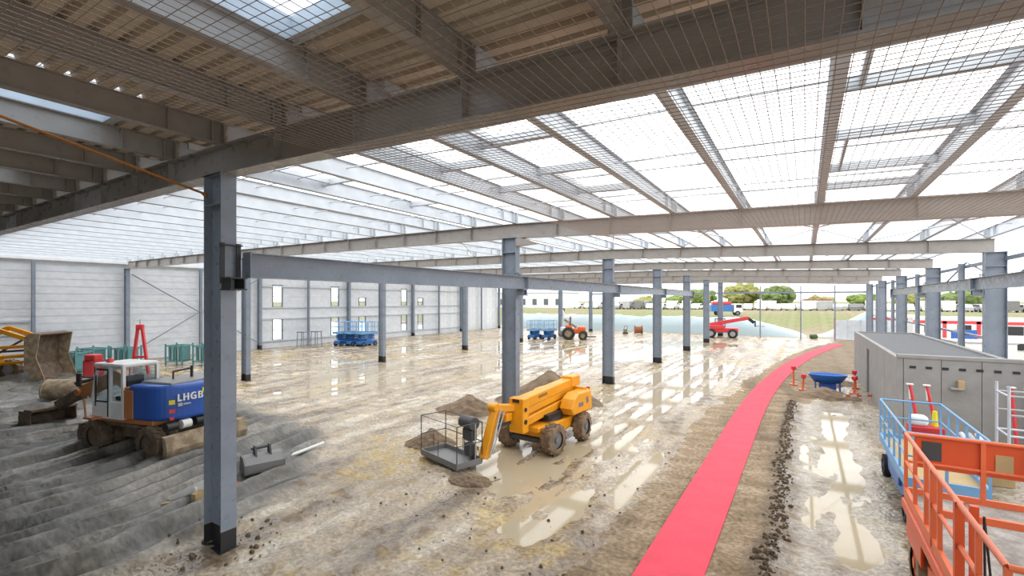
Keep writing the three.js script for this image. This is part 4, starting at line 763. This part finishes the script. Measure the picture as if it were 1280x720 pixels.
// ---------------------------------------------------------------- stillages and stands near the left wall
function stillage(label, X, Z, r) {
  const t = thing('stillage', label, 'stillage', [X, 0.05, Z], r, 'teal stillages');
  for (const [x, z] of [[-0.6, -0.5], [0.6, -0.5], [0.6, 0.5], [-0.6, 0.5]]) mesh('post', [bx(0.08, 1.5, 0.08, x, 0.75, z)], M.teal, t);
  mesh('frame', [bx(1.24, 0.08, 0.06, 0, 1.35, 0.5), bx(1.24, 0.08, 0.06, 0, 1.35, -0.5), bx(1.24, 0.08, 0.06, 0, 0.3, 0.5), bx(1.24, 0.08, 0.06, 0, 0.3, -0.5), bx(0.06, 0.08, 1.0, 0.6, 1.35, 0), bx(0.06, 0.08, 1.0, -0.6, 1.35, 0), bx(1.2, 0.06, 1.0, 0, 0.28, 0)], M.teal, t);
  for (let i = 0; i < 5; i++) mesh('glass_pack', [bx(0.12, 0.95, 0.8, -0.42 + i * 0.21, 0.82, 0)], i % 2 ? M.tealSheet : M.teal, t);
}
stillage('teal steel stillage right of the red A-frame', -37.2, 15.6, 0.5);
stillage('teal steel stillage nearest the foreground column', -35.6, 16.6, 0.6);
stillage('teal steel stillage directly behind the excavator cab roof', -38.2, 12.9, 0.5);
stillage('teal steel stillage behind the loader bucket', -37.6, 10.2, 0.4);
stillage('teal steel stillage left of the red A-frame', -39.6, 11.6, 0.4);
{
  const t = thing('lifting_frame', 'red A-shaped lifting frame rising behind the excavator cab', 'frame', [-33, 0.05, 11.8], 0.6);
  mesh('leg', [beam([-0.5, 0, 0], [-0.12, 2.9, 0], 0.13, 0.13)], M.redBright, t); mesh('leg', [beam([0.5, 0, 0], [0.12, 2.9, 0], 0.13, 0.13)], M.redBright, t);
  mesh('head', [rb(0.4, 0.3, 0.2, 0, 2.95, 0, 0.04)], M.redBright, t); mesh('cross_bar', [bx(0.7, 0.12, 0.12, 0, 1.2, 0), bx(1.2, 0.12, 0.6, 0, 0.06, 0)], M.redBright, t); mesh('hook', [bar([0, 2.9, 0], [0, 3.4, 0], 0.03)], M.lightGrey, t);
  const u = thing('red_trolley', 'small red trolley left of the red A-frame', 'trolley', [-33.4, 0.05, 9.8], 0.4);
  mesh('body', [rb(0.7, 0.35, 0.5, 0, 1.35, 0, 0.08)], M.red, u); mesh('leg', [bx(0.08, 1.2, 0.5, -0.35, 0.6, 0)], M.red, u); mesh('leg', [bx(0.08, 1.2, 0.5, 0.35, 0.6, 0)], M.red, u);
}
{ // low stands at the wall by the first far column
  for (const [i, [X, Z]] of [[-40.6, 27.4], [-40.2, 28.6]].entries()) {
    const t = thing('trestle', ['left grey trestle at the foot of the white wall', 'right grey trestle at the foot of the white wall'][i], 'trestle', [X, 0.05, Z], 0.2, 'wall trestles');
    for (const [x, z] of [[-0.35, -0.25], [0.35, -0.25], [0.35, 0.25], [-0.35, 0.25]]) mesh('leg', [bar([x * 1.2, 0, z * 1.2], [x, 1.5, z], 0.04)], M.steel, t);
    mesh('top', [bx(0.9, 0.1, 0.6, 0, 1.5, 0)], M.steel, t);
  }
}
// ---------------------------------------------------------------- concrete rooms on the right
{
  const t = thing('concrete_room', 'flat-roofed precast concrete room beside the right column row', 'room', [2.6, 0, 20]);
  // local x 0..3.1, z 0..-16 (depth)
  const D = 16, W = 2.98, H = 2.64;
  const seg = [[0, 2.9], [2.9, 5.2], [5.2, 8.0], [9.0, 12.4], [12.4, D]];
  for (const [a, b] of seg) mesh('wall_panel', [bx(0.16, H, b - a - 0.03, 0.08, H / 2, -(a + b) / 2)], M.concrete, t);
  mesh('lintel', [bx(0.16, 0.45, 0.97, 0.08, H - 0.225, -8.5)], M.concrete, t);
  mesh('door', [bx(0.06, H - 0.47, 0.94, 0.16, (H - 0.45) / 2, -8.5)], M.steelDark, t);
  for (let i = 0; i < 3; i++) mesh('front_panel', [bx((W - 0.16) / 3 - 0.015, H, 0.16, 0.165 + (W - 0.16) * (i + 0.5) / 3, H / 2, -0.08)], M.concrete, t);
  mesh('front_coping', [rb(W, 0.12, 0.26, W / 2, H + 0.06, -0.1, 0.02)], M.concrete, t);
  mesh('back_wall', [bx(W - 0.36, H, 0.16, W / 2, H / 2, -D + 0.08)], M.concrete, t); mesh('right_wall', [bx(0.16, H, D - 0.2, W - 0.08, H / 2, -D / 2 - 0.1)], M.concrete, t);
  mesh('roof_slab', [bx(W - 0.3, 0.1, D - 0.3, W / 2, H - 0.12, -D / 2)], M.roofFelt, t);
  for (let i = 0; i < 7; i++) mesh('anchor_recess', [bx(0.16, 0.08, 0.02, 0.4 + i * 0.4, H - 0.28, 0.006)], M.black, t);
  const lo = thing('concrete_wall', 'low dark concrete wall at the right edge behind the scaffold', 'wall', [5.8, 0, 19]);
  for (let i = 0; i < 4; i++) mesh('wall_panel', [bx(1.18, 2.1, 0.18, 0.6 + i * 1.2, 1.05, 0)], M.concrete, lo);
  mesh('coping', [rb(4.8, 0.08, 0.26, 2.4, 2.14, 0, 0.02)], M.concrete, lo);
}
// ---------------------------------------------------------------- materials and scaffold in front of the concrete room
for (const [i, [X, Z, dx]] of [[2.9, 17.6, -0.28], [3.3, 17.6, -0.3], [5.0, 18.4, -0.05], [5.25, 18.3, 0.02]].entries()) {
  const t = thing('red_prop', ['left leaning red steel prop with white head at the concrete room', 'right leaning red steel prop with white head at the concrete room', 'left upright red prop beside the grey scaffold', 'right upright red prop beside the grey scaffold'][i], 'prop', [X, 0.05, Z], 0, 'red steel props');
  mesh('tube', [bar([0, 0.1, 0], [dx, 2.0, -0.3], 0.045, 10)], M.redBright, t); mesh('head_plate', [bx(0.16, 0.03, 0.16, dx, 2.03, -0.31), bar([dx, 1.6, -0.24], [dx * 1.05, 2.05, -0.31], 0.03)], M.white, t); mesh('base_plate', [bx(0.18, 0.03, 0.18, 0, 0.06, 0)], M.red, t);
}
{
  const t = thing('scaffold', 'grey tube scaffold standing at right before the dark concrete wall', 'scaffold', [4.35, 0.03, 16.6]);
  const xs = [0, 0.95, 1.9, 2.9], zs = [0, -0.9], ys = [0.55, 1.1, 1.62, 2.1];
  for (const x of xs) for (const z of zs) mesh('upright', [bar([x, 0, z], [x, 2.35, z], 0.032, 8)], M.galv, t);
  for (const y of ys) for (const z of zs) mesh('ledger', [bar([0, y, z], [2.9, y, z], 0.028, 8)], y > 1.5 ? M.lightGrey : M.galv, t);
  for (const x of xs) for (const y of [1.1, 2.1]) mesh('transom', [bar([x, y, 0], [x, y, -0.9], 0.026, 8)], M.galv, t);
  mesh('diagonal', [bar([0, 0.1, 0.03], [0.95, 1.6, 0.03], 0.026, 8)], M.galv, t); mesh('diagonal', [bar([1.9, 2.1, 0.03], [2.9, 0.6, 0.03], 0.026, 8)], M.galv, t);
  mesh('warning_tag', [bx(0.35, 0.06, 0.02, 1.9, 1.72, 0.05)], M.redBright, t);
  const p = thing('pipe_stack', 'bundle of grey pipes lying left of the scaffold', 'pipes', [3.55, 0.03, 16.2], 0.15);
  for (let i = 0; i < 7; i++) mesh('pipe', [bar([-0.2 + (i % 4) * 0.16, 0.7 + Math.floor(i / 4) * 0.15, 0.7], [0.2 + (i % 4) * 0.16, 0.75 + Math.floor(i / 4) * 0.15, -1.0], 0.06, 10)], i % 2 ? M.lightGrey : M.galv, p);
  mesh('bearer', [bx(0.9, 0.6, 0.1, 0.2, 0.32, 0.4), bx(0.9, 0.6, 0.1, 0.2, 0.32, -0.6)], M.timber, p);
  const c = thing('tool_crate', 'small red crate with yellow bottle left of the pipe bundle', 'crate', [2.75, 0.03, 16.6], 0.1);
  mesh('box', [rb(0.7, 0.5, 0.5, 0, 0.9, 0, 0.03)], M.red, c); mesh('stand', [bx(0.66, 0.66, 0.44, 0, 0.33, 0)], M.darkGrey, c); mesh('bottle', [cyl(0.07, 0.05, 0.4, 0.2, 1.35, 0)], M.yellowBright, c); mesh('sack', [rb(0.4, 0.3, 0.35, -0.15, 1.28, 0.02, 0.12)], M.white, c);
  const w = thing('wall_bracket', 'tan timber block fixed on the dark concrete front wall', 'block', [4.15, 1.75, 19.9]);
  mesh('block', [rb(0.16, 0.28, 0.14, 0, 0.14, 0, 0.02)], M.timber, w); mesh('plate', [bx(0.3, 0.04, 0.16, -0.1, 0.02, 0)], M.lightGrey, w);
  const g = thing('grey_locker', 'dark grey cabinet at the right edge beside the orange lift', 'cabinet', [4.6, 0.03, 13.4], 0.1);
  mesh('body', [rb(1.1, 1.5, 0.6, 0, 0.78, 0, 0.03)], M.darkGrey, g); mesh('door', [bx(0.5, 1.3, 0.02, -0.26, 0.78, 0.31)], M.midGrey, g); mesh('door', [bx(0.5, 1.3, 0.02, 0.26, 0.78, 0.31)], M.midGrey, g);
}
{
  const t = thing('mortar_tub', 'blue mortar tub on a stand beside the carpet bend', 'tub', [0.95, 0.12, 28]);
  mesh('tub', [new THREE.LatheGeometry([[0, 0.42], [0.42, 0.42], [0.62, 0.78], [0.66, 0.78], [0.66, 0.74], [0.46, 0.38], [0, 0.38]].map((p) => new THREE.Vector2(p[0], p[1])), 24).scale(1.25, 1, 0.8)], M.ceramicBlue, t);
  mesh('stand', [bx(0.7, 0.4, 0.5, 0, 0.2, 0), bx(0.06, 0.4, 0.6, -0.5, 0.2, 0), bx(0.06, 0.4, 0.6, 0.5, 0.2, 0)], M.blue, t);
  for (const [i, [X, Z, h]] of [[-0.1, 27.6, 0.7], [2.0, 27.7, 0.75], [-0.5, 29, 0.9], [2.2, 29.6, 0.8]].entries()) {
    const p = thing('red_stake', ['red stake left of the blue tub', 'red stake right of the blue tub', 'red-topped stake beyond the tub on the carpet side', 'red-topped stake beside the concrete room'][i], 'stake', [X, 0.08, Z], i, 'red stakes');
    mesh('pole', [bar([0, 0, 0], [0.05, h, 0], 0.05, 8)], M.coral, p); mesh('head', [rb(0.22, 0.2, 0.2, 0.05, h, 0, 0.05)], M.redBright, p); mesh('foot', [bx(0.3, 0.05, 0.3, 0, 0.02, 0)], M.coral, p);
  }
  const b = thing('fallen_barrier', 'red and white barrier plank lying right of the blue tub', 'barrier', [2.0, 0.22, 25.9], 0.6);
  mesh('plank', [bx(1.3, 0.1, 0.03, 0, 0.08, 0)], M.white, b); for (const x of [-0.45, 0.05, 0.55]) mesh('stripe', [bx(0.22, 0.102, 0.034, x, 0.08, 0)], M.coral, b);
}
// ---------------------------------------------------------------- outside: covered banks, hoarding, vehicles, trees, buildings
function bank(label, X0, X1b, Z, depth, h, peak, wig) {
  const nx = 90, nz = 14, g = new THREE.PlaneGeometry(1, 1, nx, nz).rotateX(-Math.PI / 2), p = g.attributes.position;
  for (let i = 0; i < p.count; i++) {
    const u = p.getX(i) + 0.5, v = p.getZ(i) + 0.5, X = lerp(X0, X1b, u);
    const env = peak(u), q = Math.sin(Math.PI * clamp(v)), y = h * env * Math.pow(q, 0.6) * (1 + 0.12 * fbm(X * 0.3, v * 2, wig, 3)) + 0.3 * fbm(X * 1.3, v * 3.5, wig + 3, 3) * env * q;
    p.setXYZ(i, X, y - 0.04, -(Z + (1 - v) * depth));
  }
  g.computeVertexNormals();
  const m = mesh('covered_bank', g, M.tarp, scene); m.geometry = g;
  return tag(m, label, 'earth bank', 'sheet-covered banks');
}
bank('long earth bank under pale blue sheeting behind the far columns', -46, 0.2, 68.5, 5, 2.3, (u) => Math.pow(clamp((1 - u) * 6), 0.7) * smooth(0, 0.06, u), 1);
bank('tall sheet-covered bank right of the pink carpet end', 0.9, 12, 71, 6, 3.4, (u) => smooth(0, 0.62, u) * (1 - 0.25 * smooth(0.6, 1, u)), 7);
{
  const t = thing('hoarding', 'pale grey hoarding panels at the end of the carpet', 'hoarding', [3.0, 0, 66.5]);
  for (let i = 0; i < 5; i++) mesh('panel', [bx(1.15, 2.3, 0.05, 0.6 + i * 1.2, 1.15, 0)], M.panel2, t);
  mesh('red_post', [bx(0.14, 2.6, 0.14, -0.05, 1.3, 0)], M.redBright, t);
  for (let i = 1; i < 6; i++) mesh('post', [bx(0.08, 2.4, 0.1, i * 1.2, 1.2, -0.06)], M.galv, t);
  const sh = heapShrub('small dark shrub beside the red hoarding post', 0.9, 65.8, 0.5);
}
function heapShrub(label, X, Z, r) { return tree('shrub', label, X, Z, 0, r, r * 1.4, lin(0.1, 0.16, 0.06), 0.2); }
function tree(name, label, X, Z, y0, r, h, color, trunk = 0.35, group) {
  const t = thing(name, label, name === 'shrub' ? 'shrub' : 'tree', [X, y0 - 0.1, Z], 0, group);
  const gs = [];
  const lc = X * 3.7 + Z; let sd = Math.abs(Math.floor(lc * 17)) + 1; const rr = () => { sd = (sd * 16807) % 2147483647; return sd / 2147483647; };
  for (let i = 0; i < 110; i++) { // clumps of foliage through an uneven crown
    const g = new THREE.IcosahedronGeometry(1, 1), p = g.attributes.position, ox = rr() * 9;
    for (let j = 0; j < p.count; j++) { const f = 1 + 0.6 * N(p.getX(j) * 2.1 + ox, p.getY(j) * 2.1, p.getZ(j) * 2.1); p.setXYZ(j, p.getX(j) * f, p.getY(j) * f, p.getZ(j) * f); }
    g.computeVertexNormals(); const a = rr() * 6.28, v = rr() * 2 - 1, q = Math.sqrt(1 - v * v), d = 0.55 + 0.45 * rr(), k = 0.1 + 0.13 * rr(), lump = 1 + 0.28 * N(Math.cos(a) * 1.6 + X, v * 1.6, Math.sin(a) * 1.6);
    gs.push(g.scale(r * k * 1.2, r * k, r * k * 1.2).translate(Math.cos(a) * q * d * r * 0.85 * lump, h * (trunk + (1 - trunk) * (0.46 + 0.44 * v * d * lump)), Math.sin(a) * q * d * r * 0.85 * lump));
  }
  mesh('crown', gs, new THREE.MeshStandardMaterial({ color, roughness: 0.95, map: grime }), t);
  mesh('trunk', [cyl(r * 0.09 + 0.05, r * 0.05 + 0.03, h * 0.6, 0, h * 0.3, 0, 'y', 8)], M.mudDark, t);
  return t;
}
const gy = 2.5;
{
  const greens = [lin(0.2, 0.27, 0.07), lin(0.3, 0.31, 0.1), lin(0.17, 0.23, 0.08), lin(0.33, 0.3, 0.14)];
  const base = [[-29.5, 166, 5, 6.4], [-17.5, 172, 6, 8.6], [-7, 166, 5, 7.6], [4, 180, 4.5, 3.6], [16, 182, 5, 4.4], [26, 178, 5, 4.6], [38, 170, 6, 5.4], [50, 150, 5.5, 5.8], [-40, 182, 5.5, 4.0], [-53, 186, 5.5, 3.6]];
  base.forEach(([X, Z, r, h], i) => tree('tree', ['round yellow-green tree left of the tallest distant tree', 'tallest spring-green tree in the distance behind the blue truck', 'dark green tree right of the tallest distant tree', 'low pale bush beyond the cars above the carpet end', 'low green tree beyond the cars above the hoarding', 'yellowish tree seen between the far right columns', 'green tree seen left of the widest right column', 'pale tree seen right of the widest right column', 'low green tree behind the far columns left of the tall trees', 'leftmost low tree beyond the white office building'][i], X, Z, gy - 0.2, r, h, greens[i % 4], 0.15, 'distant trees'));
}
function car(kind, color, label, X, Z, y, turn, group) {
  const t = thing(kind === 'van' ? 'van' : 'car', label, kind === 'van' ? 'van' : 'car', [X, y, Z], turn, group);
  const van = kind === 'van', L = van ? 4.9 : 4.2, h = van ? 2.1 : 1.45, a = L / 2;
  const body = van ? [[-a, 0.3], [a, 0.3], [a, h - 0.1], [a - 0.15, h], [-a + 1.3, h], [-a + 0.7, 1.15], [-a, 0.95]] : [[-a, 0.3], [a, 0.3], [a, 0.85], [a - 0.35, 0.95], [a - 0.95, h], [-a + 1.6, h], [-a + 0.95, 0.95], [-a, 0.8]];
  mesh('body', [prism(body, 1.75, 'x', 0.06)], color, t);
  mesh('windows', [van ? bx(1.78, 0.5, 1.0, 0, 1.45, -a + 1.6) : bx(1.78, 0.34, L * 0.42, 0, 1.15, 0.2)], M.black, t);
  for (const z of [-a + 0.8, a - 0.8]) for (const s of [-1, 1]) mesh('wheel', [cyl(0.33, 0.33, 0.2, s * 0.8, 0.33, z, 'x', 14)], M.black, t);
  return t;
}
{
  for (const [zr, off] of [[118, 0], [127, 1.4]]) {
  const cols = [M.white, M.cabWhite, M.lightGrey, M.white, M.white, M.midGrey, M.white, M.lightGrey];
  let i = 0;
  for (let X = -52 + off; X < 46; X += 2.75) {
    i++; if (i === 13 || i === 14) continue;
    const van = (i * 5) % 7 < 3, c = cols[(i * 3) % 8], cn = c === M.red ? 'red' : c === M.midGrey || c === M.lightGrey ? 'grey' : 'white';
    car(van ? 'van' : 'car', c, cn + (van ? ' van' : ' car') + (zr < 120 ? ' parked in the distant front row beyond the grass' : ' parked in the distant rear row beyond the grass'), X, zr + 1.5 * N(X, 3), gy - 0.05, 0.25 * N(X, 9), (zr < 120 ? 'front row ' : 'rear row ') + cn + (van ? ' vans' : ' cars'));
  } }
  const t = thing('tipper_truck', 'blue and red truck parked on the grass beyond the far end', 'truck', [-12.2, 1.85, 93], -1.25);
  mesh('load_bed', [rb(2.1, 1.2, 3.6, 0, 1.35, 0.8, 0.05)], M.blueLift, t); mesh('load', [rb(1.9, 0.7, 3.2, 0, 2.2, 0.8, 0.25)], M.red, t);
  const cb = mesh('cab', [rb(2.0, 1.6, 1.5, 0, 1.35, -1.9, 0.15)], M.white, t); mesh('window', [bx(2.02, 0.55, 0.9, 0, 1.7, -2.0), bx(1.7, 0.6, 0.04, 0, 1.7, -2.66)], M.black, cb);
  for (const z of [-1.8, 1.4]) for (const s of [-1, 1]) addWheel(t, 0.45, 0.3, s * 0.9, 0.45, z, M.tyre, M.midGrey, 0, 10);
}
{ // buildings beyond
  const b = thing('white_building', 'long white office building beyond the bank with dark windows', 'building', [-70, 2.2, 126]);
  mesh('wall', [bx(24, 4.6, 10, 0, 2.3, 0)], M.panelClad, b);
  for (let i = 0; i < 6; i++) mesh('window', [bx(1.4, 1.8, 0.1, -9 + i * 3.8, 2.0, 5.02)], M.frameDark, b);
  mesh('roof_edge', [bx(24.4, 0.3, 10.4, 0, 4.7, 0)], M.lightGrey, b);
  const c = thing('orange_container', 'low orange-brown container at the far edge of the field', 'container', [2.5, gy, 140], 0.2);
  mesh('box', [bx(6, 2.4, 2.4, 0, 1.2, 0)], M.rust, c); for (let i = 0; i < 9; i++) mesh('rib', [bx(0.15, 2.3, 0.08, -2.7 + i * 0.68, 1.2, 1.22)], M.brownOrange, c);
}
{ // white trailers with red stripes outside the right side
  const tr = (X, Z, L, label, h = 3.2) => {
    const t = thing('site_trailer', label, 'trailer', [X, 0.06, Z], Math.PI / 2, 'white red-striped trailers');
    mesh('body', [rb(2.4, h - 0.6, L, 0, 0.6 + (h - 0.6) / 2, 0, 0.08)], M.white, t);
    mesh('stripe', [bx(0.03, 0.28, L - 0.1, -1.21, h - 0.5, 0), bx(2.2, 0.28, 0.03, 0, h - 0.5, L / 2 + 0.01)], M.redBright, t);
    for (let i = 0; i < Math.floor(L / 2.4); i++) { mesh('window', [bx(0.03, 0.8, 1.0, -1.21, 1.75, -L / 2 + 1.4 + i * 2.4)], M.black, t); mesh('red_panel', [bx(0.03, 1.6, 0.3, -1.21, 1.7, -L / 2 + 2.4 + i * 2.4)], M.redBright, t); }
    mesh('window', [bx(1.1, 0.8, 0.03, 0, 1.8, L / 2 + 0.01)], M.black, t);
    for (const z of [-L / 4, L / 4]) for (const s of [-1, 1]) mesh('wheel', [cyl(0.38, 0.38, 0.25, s * 1.0, 0.38, z, 'x', 16)], M.black, t);
  };
  tr(18.2, 61, 7, 'white red-striped trailer seen right of the widest right column', 2.9); tr(11.8, 62, 5.4, 'white red-striped trailer seen left of the widest right column', 2.9); tr(8.6, 69, 4, 'white red-striped trailer farthest behind the right column row', 2.9);
  const s = thing('blue_sign', 'small blue sign board on white stand outside the right side', 'sign', [8.9, 0.06, 42], 0.3);
  mesh('board', [bx(1.4, 0.7, 0.06, 0, 2.2, 0)], M.blue, s); mesh('leg', [bx(0.08, 2.0, 0.06, -0.5, 1.0, 0)], M.white, s); mesh('leg', [bx(0.08, 2.0, 0.06, 0.5, 1.0, 0)], M.white, s);
  const wl2 = thing('white_container', 'low white store box outside behind the concrete room', 'container', [8.6, 0.06, 38], 0.1);
  mesh('box', [rb(2.6, 2.0, 2.4, 0, 1.05, 0, 0.04)], M.white, wl2); mesh('door', [bx(0.9, 1.7, 0.04, 0.4, 1.0, 1.21)], M.lightGrey, wl2); mesh('lid', [rb(2.7, 0.1, 2.5, 0, 2.08, 0, 0.03)], M.lightGrey, wl2);
}
renderer.render(scene, camera);
